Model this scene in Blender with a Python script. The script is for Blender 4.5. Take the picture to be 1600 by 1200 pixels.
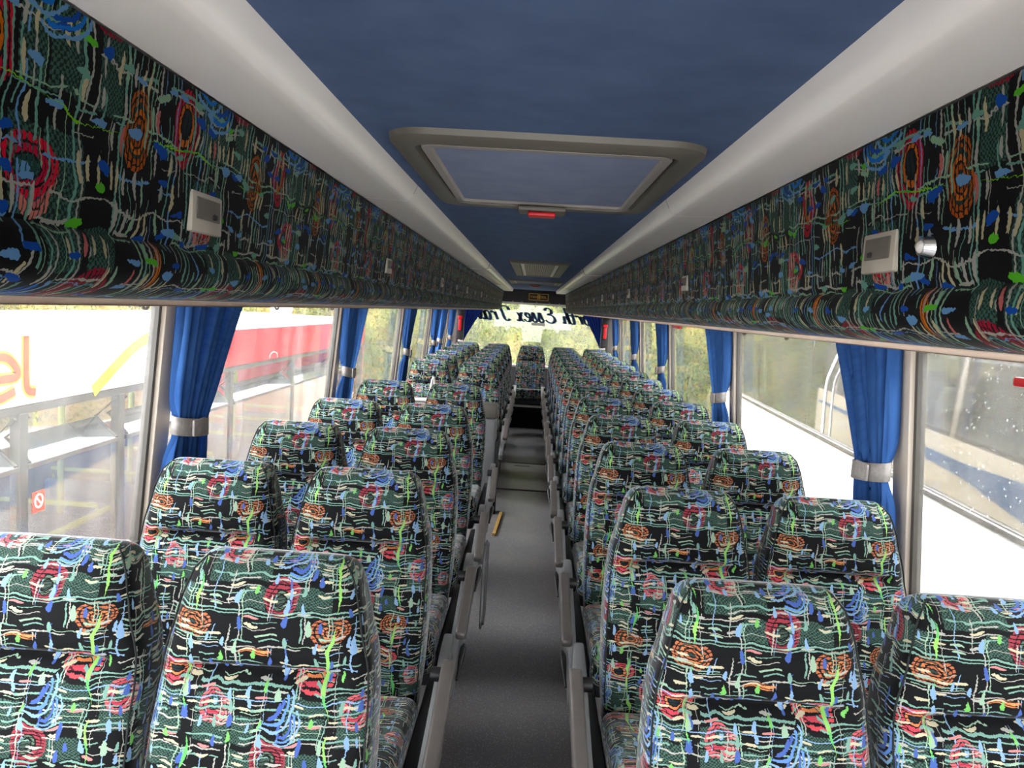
import bpy, bmesh, math, random
import numpy as np
from mathutils import Matrix, Vector

scene = bpy.context.scene
for o_ in list(bpy.data.objects):
    bpy.data.objects.remove(o_, do_unlink=True)
C = scene.collection

# ------------------------------------------------------------------ camera
FPX = 1217.2                                   # focal length in pixels of the 1600-wide frame
YAW, PITCH, ROLL = -0.0216, 0.0959, 0.0594
def camera():
    f = Vector((math.sin(YAW) * math.cos(PITCH), math.cos(YAW) * math.cos(PITCH), -math.sin(PITCH)))
    r = f.cross(Vector((0, 0, 1))).normalized(); d = f.cross(r)
    r2 = math.cos(ROLL) * r - math.sin(ROLL) * d
    d2 = math.sin(ROLL) * r + math.cos(ROLL) * d
    cd = bpy.data.cameras.new('camera'); co = bpy.data.objects.new('camera', cd); C.objects.link(co)
    M = Matrix((( r2.x, -d2.x, -f.x, -0.002), (r2.y, -d2.y, -f.y, 0.0), (r2.z, -d2.z, -f.z, 1.60), (0, 0, 0, 1)))
    co.matrix_world = M
    cd.sensor_width = 36.0; cd.lens = FPX / 1600 * 36.0; cd.clip_start = 0.02; cd.clip_end = 300
    scene.camera = co
camera()

# ------------------------------------------------------------------ sky, sun, exposure
w = bpy.data.worlds.new('overcast_sky'); scene.world = w; w.use_nodes = True
bg = w.node_tree.nodes['Background']
bg.inputs[0].default_value = (0.95, 0.975, 1.0, 1); bg.inputs[1].default_value = 10.0
sd = bpy.data.lights.new('sun', 'SUN'); sd.energy = 5.0; sd.angle = math.radians(25); sd.color = (1.0, .95, .86)
so = bpy.data.objects.new('sun', sd); C.objects.link(so)
so.rotation_euler = (math.radians(-40), math.radians(-12), 0)
vs = scene.view_settings
vs.view_transform = 'Standard'; vs.look = 'None'; vs.gamma = 1.0; vs.use_curve_mapping = False
vs.exposure = 0.7
scene.cycles.max_bounces = 10; scene.cycles.diffuse_bounces = 7; scene.cycles.glossy_bounces = 3
scene.cycles.transparent_max_bounces = 12; scene.cycles.caustics_reflective = False; scene.cycles.caustics_refractive = False
scene.cycles.sample_clamp_indirect = 6.0
# ------------------------------------------------------------------ materials
def lin(c):
    def f(v):
        v /= 255.0
        return v / 12.92 if v <= 0.04045 else ((v + 0.055) / 1.055) ** 2.4
    return (f(c[0]), f(c[1]), f(c[2]), 1.0)

class NT:
    """thin wrapper that wires shader nodes"""
    def __init__(s, tree):
        s.t = tree
    def n(s, kind, **kw):
        nd = s.t.nodes.new(kind)
        for k, v in kw.items():
            setattr(nd, k, v)
        return nd
    def put(s, sock, v):
        if isinstance(v, bpy.types.NodeSocket):
            s.t.links.new(v, sock)
        elif v is not None:
            sock.default_value = v
    def m(s, op, a, b=None, c=None, clamp=False):
        nd = s.n('ShaderNodeMath', operation=op, use_clamp=clamp)
        for i, v in enumerate((a, b, c)):
            s.put(nd.inputs[i], v)
        return nd.outputs[0]
    def v(s, op, a, b=None, c=None):
        nd = s.n('ShaderNodeVectorMath', operation=op)
        s.put(nd.inputs[0], a)
        if op == 'SCALE':
            s.put(nd.inputs['Scale'], b)
        else:
            s.put(nd.inputs[1], b)
            s.put(nd.inputs[2], c)
        return nd.outputs['Value'] if op in ('LENGTH', 'DOT_PRODUCT', 'DISTANCE') else nd.outputs['Vector']
    def mix(s, fac, a, b, blend='MIX'):
        nd = s.n('ShaderNodeMix', data_type='RGBA', blend_type=blend)
        s.put(nd.inputs[0], fac); s.put(nd.inputs[6], a); s.put(nd.inputs[7], b)
        return nd.outputs[2]
    def ramp(s, fac, stops, interp='CONSTANT'):
        nd = s.n('ShaderNodeValToRGB')
        cr = nd.color_ramp; cr.interpolation = interp
        while len(cr.elements) < len(stops):
            cr.elements.new(0.5)
        for e, (p, c) in zip(cr.elements, stops):
            e.position = p; e.color = c
        s.put(nd.inputs[0], fac)
        return nd.outputs[0], nd.outputs[1]
    def noise(s, vec, scale, detail=2.0, rough=0.5, dims='3D'):
        nd = s.n('ShaderNodeTexNoise', noise_dimensions=dims)
        s.put(nd.inputs['Vector'], vec); nd.inputs['Scale'].default_value = scale
        nd.inputs['Detail'].default_value = detail; nd.inputs['Roughness'].default_value = rough
        return nd.outputs[0], nd.outputs[1]
    def sep(s, v):
        nd = s.n('ShaderNodeSeparateXYZ'); s.put(nd.inputs[0], v)
        return nd.outputs

def rgba(c, a=1.0):
    l = lin(c)
    return (l[0], l[1], l[2], a)

TEAL = (126, 170, 156); GREY = (182, 180, 172); LBLUE = (134, 172, 214); BLUE = (64, 96, 176); CREAM = (206, 196, 164)
ORANGE = (216, 122, 62); RED = (158, 44, 62); PINK = (206, 132, 130); LIME = (118, 196, 92); PALEGREEN = (158, 190, 162)
BROWN = (176, 96, 52); GREENDARK = (70, 112, 92)
NONE = (0, 0, 0, 0)

def moquette_group():
    """hand-drawn coach moquette: plaid strokes, swirls, drops, dashes and arcs in a repeating tile"""
    g = bpy.data.node_groups.new('coach_moquette', 'ShaderNodeTree')
    g.interface.new_socket('UV', in_out='INPUT', socket_type='NodeSocketVector')
    g.interface.new_socket('Vine', in_out='INPUT', socket_type='NodeSocketFloat')
    g.interface.new_socket('Color', in_out='OUTPUT', socket_type='NodeSocketColor')
    k = NT(g)
    gi = k.n('NodeGroupInput'); go = k.n('NodeGroupOutput')
    uv = gi.outputs[0]
    # hand wobble + stitch-sized edge noise
    _, w1 = k.noise(uv, 5.5, 1.0, 0.5, '2D')
    _, w2 = k.noise(uv, 75.0, 0.0, 0.5, '2D')
    p = k.v('MULTIPLY_ADD', w1, (0.075, 0.075, 0.0), uv)
    p = k.v('MULTIPLY_ADD', w2, (0.012, 0.007, 0.0), p)
    p = k.v('SUBTRACT', p, (0.0435, 0.041, 0.0))
    pf = k.v('FRACTION', p)
    o = k.sep(pf); u, v = o[0], o[1]
    col = lin((8, 8, 11))
    nz, nzc = k.noise(uv, 6.0, 0.0, 0.5, '2D')

    # dark green woven blocks
    wu = k.v('MULTIPLY', p, (84.0, 100.0, 0.0))
    chk = k.n('ShaderNodeTexChecker'); chk.inputs['Scale'].default_value = 1.0
    k.put(chk.inputs['Vector'], wu); k.put(chk.inputs['Color1'], lin((68, 100, 88))); k.put(chk.inputs['Color2'], lin((24, 40, 37)))
    ru, _ = k.ramp(u, [(0, (1, 0, 1, 1)), (.26, (0, 0, 0, 1)), (.36, (1, 1, 0, 1)), (.62, (0, 0, 0, 1)), (.63, (0, 1, 1, 1)), (.80, (0, 0, 0, 1))])
    rv, _ = k.ramp(v, [(0, (1, 1, 0, 1)), (.12, (0, 1, 0, 1)), (.17, (0, 0, 0, 1)), (.20, (0, 0, 1, 1)), (.34, (0, 0, 0, 1)), (.87, (1, 0, 0, 1)), (.985, (0, 0, 0, 1))])
    gm = k.v('DOT_PRODUCT', ru, rv)
    gm = k.m('MULTIPLY', gm, 1.0, clamp=True)
    col = k.mix(gm, col, chk.outputs[0])

    # thread rows inside the swirls
    thr = k.m('GREATER_THAN', k.m('SINE', k.m('MULTIPLY', o[1], 300.0)), -0.62)

    def swirl(cx, cy, rx, ry, stops, cut=None):
        nonlocal col
        q = k.v('FRACTION', k.v('ADD', p, (0.5 - cx, 0.5 - cy, 0)))
        q = k.v('MULTIPLY_ADD', q, (1 / rx, 1 / ry, 0), (-0.5 / rx, -0.5 / ry, 0))
        r = k.v('LENGTH', q)
        if cut is not None:                       # off-centre rings: shift radius along one direction
            r = k.m('ADD', r, k.v('DOT_PRODUCT', q, cut))
        c, a = k.ramp(r, stops)
        return c, a, q
    K = rgba((18, 16, 20))
    # pink disc with blue and orange flecks
    for args in (
        (.55, .995, .105, .085, [(0, rgba(LBLUE)), (.18, rgba((40, 70, 90))), (.34, rgba(PINK)), (.52, rgba((60, 40, 40))), (.60, rgba((220, 150, 140))), (.95, NONE)], (.25, .2, 0)),
        (.885, .27, .115, .125, [(0, rgba((60, 80, 70))), (.22, K), (.30, rgba((96, 120, 98))), (.42, K), (.48, rgba(RED)), (.66, rgba((84, 22, 34))), (.72, rgba(RED)), (.96, NONE)], (-.22, .1, 0)),
        (.275, .445, .145, .082, [(0, rgba((44, 60, 54))), (.20, rgba(BROWN)), (.34, K), (.42, rgba((214, 120, 60))), (.55, rgba((40, 60, 52))), (.66, rgba(BROWN)), (.78, K), (.84, rgba((190, 104, 60))), (.97, NONE)], (.1, -.15, 0)),
        (.15, .765, .145, .080, [(0, rgba((26, 40, 46))), (.26, K), (.36, rgba(ORANGE)), (.50, K), (.56, rgba((200, 52, 74))), (.74, rgba((74, 22, 30))), (.80, rgba((206, 60, 72))), (1.0, NONE)], (-.2, -.1, 0)),
        (.50, .925, .09, .10, [(0, rgba(LBLUE)), (.2, rgba((38, 70, 66))), (.38, K), (.46, rgba((196, 48, 74))), (.66, K), (.72, rgba((226, 84, 96))), (.96, NONE)], (.12, -.3, 0)),
        (.745, .595, .115, .020, [(0, rgba(ORANGE)), (.4, rgba((230, 150, 80))), (.7, rgba(ORANGE)), (1.0, NONE)], (0, 0, 0)),
    ):
        c, a, q = swirl(*args)
        col = k.mix(k.m('MULTIPLY', a, thr), col, c)

    # horizontal drawn strokes, doubled, with gaps
    def lines(coord, items, wbase):
        stops = [(0.0, NONE)]
        for pos, c, w in items:
            stops += [(pos - w * wbase, rgba(c)), (pos + w * wbase, NONE)]
        return k.ramp(coord, stops[:32])
    hl = [(.040, GREY, .7), (.130, TEAL, 1.1), (.158, GREY, .8), (.355, TEAL, 1.0), (.380, TEAL, .9), (.500, PALEGREEN, 1.0), (.530, TEAL, .8), (.565, GREY, 1.0),
          (.675, TEAL, .9), (.705, LBLUE, 1.0), (.815, TEAL, 1.2), (.845, TEAL, .8), (.905, LBLUE, .7), (.965, TEAL, 1.0)]
    c, a = lines(v, hl, .0052)
    gsep = k.sep(nzc)
    gap = k.m('GREATER_THAN', gsep[1], 0.36)
    col = k.mix(k.m('MULTIPLY', a, gap), col, c)
    hl2 = [(.015, TEAL, .8), (.085, PALEGREEN, .5), (.205, GREY, .6), (.245, TEAL, .7), (.300, GREY, .5), (.425, TEAL, .7), (.462, GREY, .6), (.548, PALEGREEN, .6), (.590, LBLUE, .6), (.640, TEAL, .9), (.745, GREY, .7), (.785, PALEGREEN, .6), (.880, TEAL, .8), (.935, GREY, .6), (.985, PALEGREEN, .6)]
    c, a = lines(v, hl2, .0044)
    col = k.mix(k.m('MULTIPLY', a, k.m('GREATER_THAN', gsep[0], 0.52)), col, c)
    vl = [(.055, TEAL, .9), (.080, GREY, .6), (.245, PALEGREEN, .9), (.272, TEAL, .8), (.345, GREY, .5), (.440, LBLUE, .7), (.545, GREY, .8), (.612, GREY, 1.2), (.642, PALEGREEN, .7),
          (.835, GREY, .9), (.855, LBLUE, .6), (.960, BLUE, 1.1)]
    c, a = lines(u, vl, .0050)
    gap = k.m('GREATER_THAN', gsep[2], 0.47)
    col = k.mix(k.m('MULTIPLY', a, gap), col, c)

    # cells of small strokes: each cell hashes its own offset, colour and presence
    def cells(n, inv, jit, keep, stops, seed, taper=0.0):
        nonlocal col
        q = k.v('MULTIPLY_ADD', p, (n[0], n[1], 0), (seed, seed * 0.37, 0))
        cell = k.v('FLOOR', q)
        wn = k.n('ShaderNodeTexWhiteNoise', noise_dimensions='2D'); k.put(wn.inputs['Vector'], cell)
        f = k.v('FRACTION', q)
        f = k.v('MULTIPLY_ADD', wn.outputs['Color'], (jit, jit, 0), f)
        f = k.v('SUBTRACT', f, (0.5 + jit / 2, 0.5 + jit / 2, 0))
        fs = k.sep(f)
        if taper:                                  # drops: narrow at the top, round below
            sx = k.m('MULTIPLY', fs[0], k.m('MULTIPLY_ADD', fs[1], -taper, 1.35))
            cb = k.n('ShaderNodeCombineXYZ'); k.put(cb.inputs[0], sx); k.put(cb.inputs[1], fs[1]); f = cb.outputs[0]
        d = k.v('LENGTH', k.v('MULTIPLY', f, inv))
        on = k.m('MULTIPLY', k.m('LESS_THAN', d, 1.0), k.m('LESS_THAN', wn.outputs['Value'], keep))
        c, _ = k.ramp(wn.outputs['Value'], [(s_[0] * keep, s_[1]) for s_ in stops])
        col = k.mix(on, col, c)
    cells((8, 23), (2.6, 5.2, 0), .35, .30, [(0, rgba(CREAM)), (.5, rgba(GREY)), (.78, rgba(PALEGREEN)), (.93, rgba(PINK))], 3.0)
    cells((9, 10), (6.4, 3.0, 0), .4, .34, [(0, rgba(LBLUE)), (.35, rgba(BLUE)), (.7, rgba(TEAL)), (.88, rgba(LIME))], 11.0, 1.6)
    cells((6, 7), (7.0, 3.4, 0), .45, .24, [(0, rgba(BLUE)), (.4, rgba(LBLUE)), (.75, rgba(PALEGREEN))], 23.0, 1.8)

    # blue crescents
    for cx, cy, r in ((.985, .03, .13), (.90, .93, .165)):
        q = k.v('FRACTION', k.v('ADD', p, (0.5 - cx, 0.5 - cy, 0)))
        q = k.v('MULTIPLY_ADD', q, (1 / r, 1 / r, 0), (-.5 / r, -.5 / r, 0))
        rr = k.v('LENGTH', q)
        c, a = k.ramp(rr, [(0, NONE), (.42, rgba(BLUE)), (.56, NONE), (.66, rgba((90, 140, 220))), (.76, NONE), (.88, rgba(LBLUE)), (.97, NONE)])
        half = k.m('GREATER_THAN', k.v('DOT_PRODUCT', q, (.8, .6, 0)), .22)
        col = k.mix(k.m('MULTIPLY', a, half), col, c)

    # lime vine climbing the left of the tile
    sw = k.m('SINE', k.m('MULTIPLY', v, 6.2832))
    du = k.m('ABSOLUTE', k.m('SUBTRACT', k.m('MULTIPLY_ADD', sw, -.030, u), .285))
    wd = k.m('MULTIPLY', k.m('MULTIPLY_ADD', nz, .034, -.0125), gi.outputs[1])
    col = k.mix(k.m('LESS_THAN', du, wd), col, k.mix(k.m('GREATER_THAN', nzc, .5), lin((96, 196, 96)), lin((150, 214, 96))))
    k.put(go.inputs[0], col)
    return g

MAT = {}
def principled(name, color, rough=.5, metal=0.0, spec=.5, **kw):
    m = bpy.data.materials.new(name); m.use_nodes = True
    b = m.node_tree.nodes['Principled BSDF']
    b.inputs['Base Color'].default_value = lin(color) if len(color) == 3 else color
    b.inputs['Roughness'].default_value = rough; b.inputs['Metallic'].default_value = metal
    b.inputs['Specular IOR Level'].default_value = spec
    for a_, v_ in kw.items():
        b.inputs[a_.replace('_', ' ')].default_value = v_
    MAT[name] = m
    return m, NT(m.node_tree), b

def fabric(name, group, bright, sheen, vine, sat=.88, spec=.30):
    m, k, b = principled(name, (20, 20, 20), .75, 0, spec)
    tc = k.n('ShaderNodeUVMap')
    gn = k.n('ShaderNodeGroup'); gn.node_tree = group
    k.put(gn.inputs[0], tc.outputs[0]); gn.inputs[1].default_value = vine
    hsv = k.n('ShaderNodeHueSaturation'); hsv.inputs['Saturation'].default_value = sat; hsv.inputs['Value'].default_value = bright
    k.put(hsv.inputs['Color'], gn.outputs[0])
    k.put(b.inputs['Base Color'], hsv.outputs[0])
    b.inputs['Sheen Weight'].default_value = sheen; b.inputs['Sheen Roughness'].default_value = .35
    return m
def simple_noise_mat(name, c1, c2, scale, rough, spec=.4, coord='Object', bump=0.0, detail=4.0, **kw):
    m, k, b = principled(name, c1, rough, 0, spec, **kw)
    tc = k.n('ShaderNodeTexCoord')
    n_, _ = k.noise(tc.outputs[coord], scale, detail)
    c, _ = k.ramp(n_, [(.3, lin(c1)), (.7, lin(c2))], 'LINEAR')
    k.put(b.inputs['Base Color'], c)
    if bump:
        bp = k.n('ShaderNodeBump'); bp.inputs['Strength'].default_value = bump; bp.inputs['Distance'].default_value = .002
        k.put(bp.inputs['Height'], n_); k.put(b.inputs['Normal'], bp.outputs[0])
    return m

MOQ = moquette_group()
fabric('seat_fabric', MOQ, .68, .35, 1.0, .95, .14)
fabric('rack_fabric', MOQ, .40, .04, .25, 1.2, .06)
simple_noise_mat('blue_lining', (72, 88, 120), (80, 97, 129), 14, .95, .1, bump=.15)
simple_noise_mat('hatch_lining', (116, 124, 152), (126, 134, 160), 14, .9, .1, bump=.1)
simple_noise_mat('rim_plastic', (88, 83, 76), (94, 89, 82), 6, .45)
simple_noise_mat('duct_plastic', (238, 231, 228), (242, 236, 232), 3, .26)
simple_noise_mat('frame_plastic', (134, 128, 124), (142, 136, 132), 6, .45)
simple_noise_mat('duct_rim', (196, 186, 184), (200, 192, 188), 3, .45)
simple_noise_mat('lip_beige', (214, 196, 184), (222, 206, 194), 30, .7)
simple_noise_mat('pillar_trim', (192, 180, 167), (200, 188, 175), 8, .55)
simple_noise_mat('gasket', (72, 68, 64), (84, 80, 75), 8, .5)
simple_noise_mat('wall_panel', (92, 90, 92), (104, 102, 102), 10, .75)
simple_noise_mat('arm_plastic', (86, 80, 77), (94, 88, 85), 20, .36, .5, bump=.05)
simple_noise_mat('side_plastic', (116, 116, 118), (124, 124, 126), 12, .42)
simple_noise_mat('black_plastic', (26, 25, 27), (32, 31, 33), 12, .45)
simple_noise_mat('seat_shell', (52, 52, 58), (60, 60, 66), 12, .6)
simple_noise_mat('leg_metal', (120, 120, 122), (132, 132, 134), 12, .4)
simple_noise_mat('dark_carpet', (20, 20, 26), (30, 30, 36), 120, .98, .05)
simple_noise_mat('header_grey', (36, 37, 40), (42, 43, 46), 8, .6)
simple_noise_mat('light_grey', (196, 192, 188), (206, 202, 198), 6, .4)
simple_noise_mat('tieback_cloth', (150, 144, 142), (172, 166, 162), 60, .9, .1)
simple_noise_mat('red_plastic', (196, 22, 34), (206, 28, 40), 6, .35)
simple_noise_mat('wood', (206, 168, 96), (188, 146, 78), 20, .6)
simple_noise_mat('gold', (214, 176, 84), (200, 160, 70), 20, .4)
simple_noise_mat('navy_vinyl', (10, 34, 74), (14, 40, 84), 6, .5)
simple_noise_mat('cyan_vinyl', (120, 178, 214), (130, 186, 220), 6, .5)
simple_noise_mat('white_paint', (240, 236, 226), (244, 241, 234), 1.2, .3)
simple_noise_mat('cream_paint', (222, 208, 184), (228, 214, 192), 1.2, .3)
simple_noise_mat('red_paint', (176, 10, 34), (184, 14, 40), 1.2, .3)
simple_noise_mat('yellow_paint', (246, 208, 30), (248, 214, 50), 1.2, .4)
simple_noise_mat('orange_paint', (226, 74, 36), (230, 82, 44), 1.2, .4)
simple_noise_mat('blue_paint', (36, 92, 150), (44, 102, 160), 1.2, .3)
simple_noise_mat('handrail_yellow', (188, 198, 110), (198, 208, 124), 4, .4)
simple_noise_mat('bus_seat_blue', (58, 92, 140), (70, 104, 150), 20, .9)
simple_noise_mat('rubber', (22, 22, 22), (30, 30, 30), 10, .8)
simple_noise_mat('asphalt', (172, 168, 162), (186, 182, 176), 30, .95, .1)
simple_noise_mat('bark', (80, 66, 50), (104, 88, 70), 14, .95, .1)
principled('chrome', (200, 200, 200), .15, 1.0)

# curtain: pleated blue cloth, a little light passes through
m, k, b = principled('curtain_blue', (34, 82, 166), .85, 0, .1)
tc = k.n('ShaderNodeTexCoord'); n_, _ = k.noise(k.v('MULTIPLY', tc.outputs['Object'], (1, 60, 3)), 3.0, 2.0)
c_, _ = k.ramp(n_, [(.3, lin((52, 92, 156))), (.7, lin((66, 110, 176)))], 'LINEAR'); k.put(b.inputs['Base Color'], c_)
tr = k.n('ShaderNodeBsdfTranslucent'); k.put(tr.inputs['Color'], lin((70, 118, 182)))
mx = k.n('ShaderNodeMixShader'); mx.inputs[0].default_value = .25
k.put(mx.inputs[1], b.outputs[0]); k.put(mx.inputs[2], tr.outputs[0]); k.put(m.node_tree.nodes['Material Output'].inputs[0], mx.outputs[0])
m2 = m.copy(); m2.name = 'curtain_navy'; MAT['curtain_navy'] = m2
for nd in m2.node_tree.nodes:
    if nd.type == 'VALTORGB':
        nd.color_ramp.elements[0].color = lin((14, 28, 78)); nd.color_ramp.elements[1].color = lin((20, 38, 96))
    if nd.type == 'BSDF_TRANSLUCENT':
        nd.inputs['Color'].default_value = lin((14, 30, 84))

# vinyl floor: dark with pale flecks and scuffs
m, k, b = principled('aisle_vinyl', (60, 58, 62), .42, 0, .45)
tc = k.n('ShaderNodeTexCoord')
vo = k.n('ShaderNodeTexVoronoi'); vo.inputs['Scale'].default_value = 150.0; k.put(vo.inputs['Vector'], tc.outputs['Object'])
fl = k.m('LESS_THAN', vo.outputs['Distance'], .27)
rs = k.m('GREATER_THAN', k.sep(vo.outputs['Color'])[0], .35)
n1, _ = k.noise(tc.outputs['Object'], 3.2, 2.0, .5)
base, _ = k.ramp(n1, [(.2, lin((124, 122, 126))), (.5, lin((136, 132, 133))), (.8, lin((146, 139, 135)))], 'LINEAR')
col_ = k.mix(k.m('MULTIPLY', fl, rs), base, lin((196, 192, 192)))
k.put(b.inputs['Base Color'], col_)
b.inputs['Roughness'].default_value = .30

# bus glass: clear pane with milky haze mixed in as a pale film, and a Fresnel sheen
def glass(name, tint, haze, ior=1.45, hazecol=(235, 232, 228), boost=1.0):
    m = bpy.data.materials.new(name); m.use_nodes = True; k = NT(m.node_tree)
    out = m.node_tree.nodes['Material Output']; m.node_tree.nodes.remove(m.node_tree.nodes['Principled BSDF'])
    tr = k.n('ShaderNodeBsdfTransparent'); k.put(tr.inputs[0], tint)
    df = k.n('ShaderNodeBsdfDiffuse'); k.put(df.inputs[0], lin(hazecol))
    tl = k.n('ShaderNodeBsdfTranslucent'); k.put(tl.inputs[0], lin(hazecol))
    ds = k.n('ShaderNodeMixShader'); ds.inputs[0].default_value = .5; k.put(ds.inputs[1], df.outputs[0]); k.put(ds.inputs[2], tl.outputs[0])
    tc = k.n('ShaderNodeTexCoord')
    nz, _ = k.noise(k.v('MULTIPLY', tc.outputs['Object'], (1.0, 3.0, .8)), 2.2, 5.0, .65)
    fac = k.m('MULTIPLY', k.m('MULTIPLY_ADD', nz, 2.4, -.55, clamp=True), haze)
    a = k.n('ShaderNodeMixShader'); k.put(a.inputs[0], fac); k.put(a.inputs[1], tr.outputs[0]); k.put(a.inputs[2], ds.outputs[0])
    gl = k.n('ShaderNodeBsdfGlossy'); gl.inputs['Roughness'].default_value = .02; k.put(gl.inputs[0], (boost, boost, boost, 1))
    fr = k.n('ShaderNodeFresnel'); ge = k.n('ShaderNodeNewGeometry')
    k.put(fr.inputs[0], k.m('MULTIPLY_ADD', ge.outputs['Backfacing'], 1 / ior - ior, ior))      # same sheen from both sides
    c = k.n('ShaderNodeMixShader'); k.put(c.inputs[0], fr.outputs[0]); k.put(c.inputs[1], a.outputs[0]); k.put(c.inputs[2], gl.outputs[0])
    k.put(out.inputs[0], c.outputs[0]); MAT[name] = m
    return m
glass('pane_glass', (.92, .94, .94, 1), .15)
glass('bus_glass', (.50, .52, .51, 1), .10, 2.1)
principled('coach_glass', (66, 64, 58), .04, 0, .5, IOR=3.0)
simple_noise_mat('socket_plastic', (150, 142, 130), (158, 150, 138), 6, .45)
simple_noise_mat('piping_cloth', (36, 38, 38), (46, 48, 48), 80, .9, .1)
principled('hopper_glass', (90, 92, 92), .05, 0, .5, IOR=2.6)
principled('water', (225, 228, 228), .15, 0, .5)

# leaves: lit front and back
def leaf_mat(name, cols):
    m, k, b = principled(name, cols[0], .6, 0, .25)
    g = k.n('ShaderNodeNewGeometry'); tc = k.n('ShaderNodeTexCoord')
    n1, _ = k.noise(tc.outputs['Object'], 1.1, 3.0)
    f = k.m('ADD', k.m('MULTIPLY', n1, .75), k.m('MULTIPLY', g.outputs['Random Per Island'], .45))
    c, _ = k.ramp(f, [(.3, lin(cols[0])), (.5, lin(cols[1])), (.68, lin(cols[2])), (.85, lin(cols[3]))], 'LINEAR')
    k.put(b.inputs['Base Color'], c)
    t = k.n('ShaderNodeBsdfTranslucent'); k.put(t.inputs[0], c)
    mx = k.n('ShaderNodeMixShader'); mx.inputs[0].default_value = .35
    k.put(mx.inputs[1], b.outputs[0]); k.put(mx.inputs[2], t.outputs[0]); k.put(m.node_tree.nodes['Material Output'].inputs[0], mx.outputs[0])
leaf_mat('leaf_yellowgreen', [(30, 42, 16), (68, 82, 32), (108, 112, 48), (138, 116, 64)])
leaf_mat('leaf_green', [(24, 36, 16), (48, 64, 28), (78, 92, 44), (104, 102, 56)])

# ------------------------------------------------------------------ mesh helpers
def mesh(name, verts, faces, uvs=None, smooth=False, auto=None):
    me = bpy.data.meshes.new(name)
    me.from_pydata([tuple(v) for v in verts], [], faces)
    if uvs is not None:
        ul = me.uv_layers.new(name='UVMap')
        ul.data.foreach_set('uv', np.array(uvs, dtype=np.float32).ravel())
    if smooth:
        me.shade_smooth()
        if auto:
            me.set_sharp_from_angle(angle=math.radians(auto))
    me.update()
    return me

def link(name, me, mat=None, parent=None, loc=None, rot=None):
    o = bpy.data.objects.new(name, me); C.objects.link(o)
    if mat and me is not None and not me.materials:
        me.materials.append(MAT[mat])
    if parent: o.parent = parent
    if loc: o.location = loc
    if rot: o.rotation_euler = rot
    return o

def tag(o, label=None, cat=None, group=None, kind=None):
    if label: o['label'] = label
    if cat: o['category'] = cat
    if group: o['group'] = group
    if kind: o['kind'] = kind
    return o

def thing(name, label, cat, loc=(0, 0, 0), rz=0.0, group=None):
    o = link(name, None, loc=loc, rot=(0, 0, rz))
    return tag(o, label, cat, group)

def bm_mesh(name, bm, smooth=True, auto=35):
    me = bpy.data.meshes.new(name); bm.to_mesh(me); bm.free()
    if smooth:
        me.shade_smooth(); me.set_sharp_from_angle(angle=math.radians(auto))
    return me

def rbox(name, x0, x1, y0, y1, z0, z1, bev=.01, seg=2):
    bm = bmesh.new(); bmesh.ops.create_cube(bm, size=1.0)
    for v in bm.verts:
        v.co = Vector((x0 + (v.co.x + .5) * (x1 - x0), y0 + (v.co.y + .5) * (y1 - y0), z0 + (v.co.z + .5) * (z1 - z0)))
    if bev > 0:
        bmesh.ops.bevel(bm, geom=bm.edges[:], offset=bev, segments=seg, affect='EDGES', profile=.5)
    return bm_mesh(name, bm)

def prism(name, poly, axis, a0, a1, bev=0.0, seg=2):
    """extrude polygon (2-D list) along axis 0/1/2; the two coords are the remaining axes in order"""
    bm = bmesh.new(); idx = [i for i in range(3) if i != axis]
    def P(p, a):
        c = [0, 0, 0]; c[axis] = a; c[idx[0]] = p[0]; c[idx[1]] = p[1]; return c
    va = [bm.verts.new(P(p, a0)) for p in poly]; vb = [bm.verts.new(P(p, a1)) for p in poly]
    n = len(poly)
    bm.faces.new(va); bm.faces.new(vb[::-1])
    for i in range(n):
        bm.faces.new((va[i], vb[i], vb[(i + 1) % n], va[(i + 1) % n]))
    bmesh.ops.recalc_face_normals(bm, faces=bm.faces[:])
    if bev:
        bmesh.ops.bevel(bm, geom=bm.edges[:], offset=bev, segments=seg, affect='EDGES', profile=.5)
    return bm_mesh(name, bm)

def smooth_path(pts, n=6, closed=False):
    pts = [Vector(p) for p in pts]; out = []
    m_ = len(pts)
    rng = range(m_ if closed else m_ - 1)
    for i in rng:
        if closed:
            p0, p1, p2, p3 = pts[i - 1], pts[i], pts[(i + 1) % m_], pts[(i + 2) % m_]
        else:
            p0, p1, p2, p3 = pts[max(i - 1, 0)], pts[i], pts[i + 1], pts[min(i + 2, m_ - 1)]
        for j in range(n):
            t = j / n
            out.append(.5 * ((2 * p1) + (p2 - p0) * t + (2 * p0 - 5 * p1 + 4 * p2 - p3) * t * t + (3 * p1 - p0 - 3 * p2 + p3) * t ** 3))
    if not closed: out.append(pts[-1])
    return out

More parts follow.
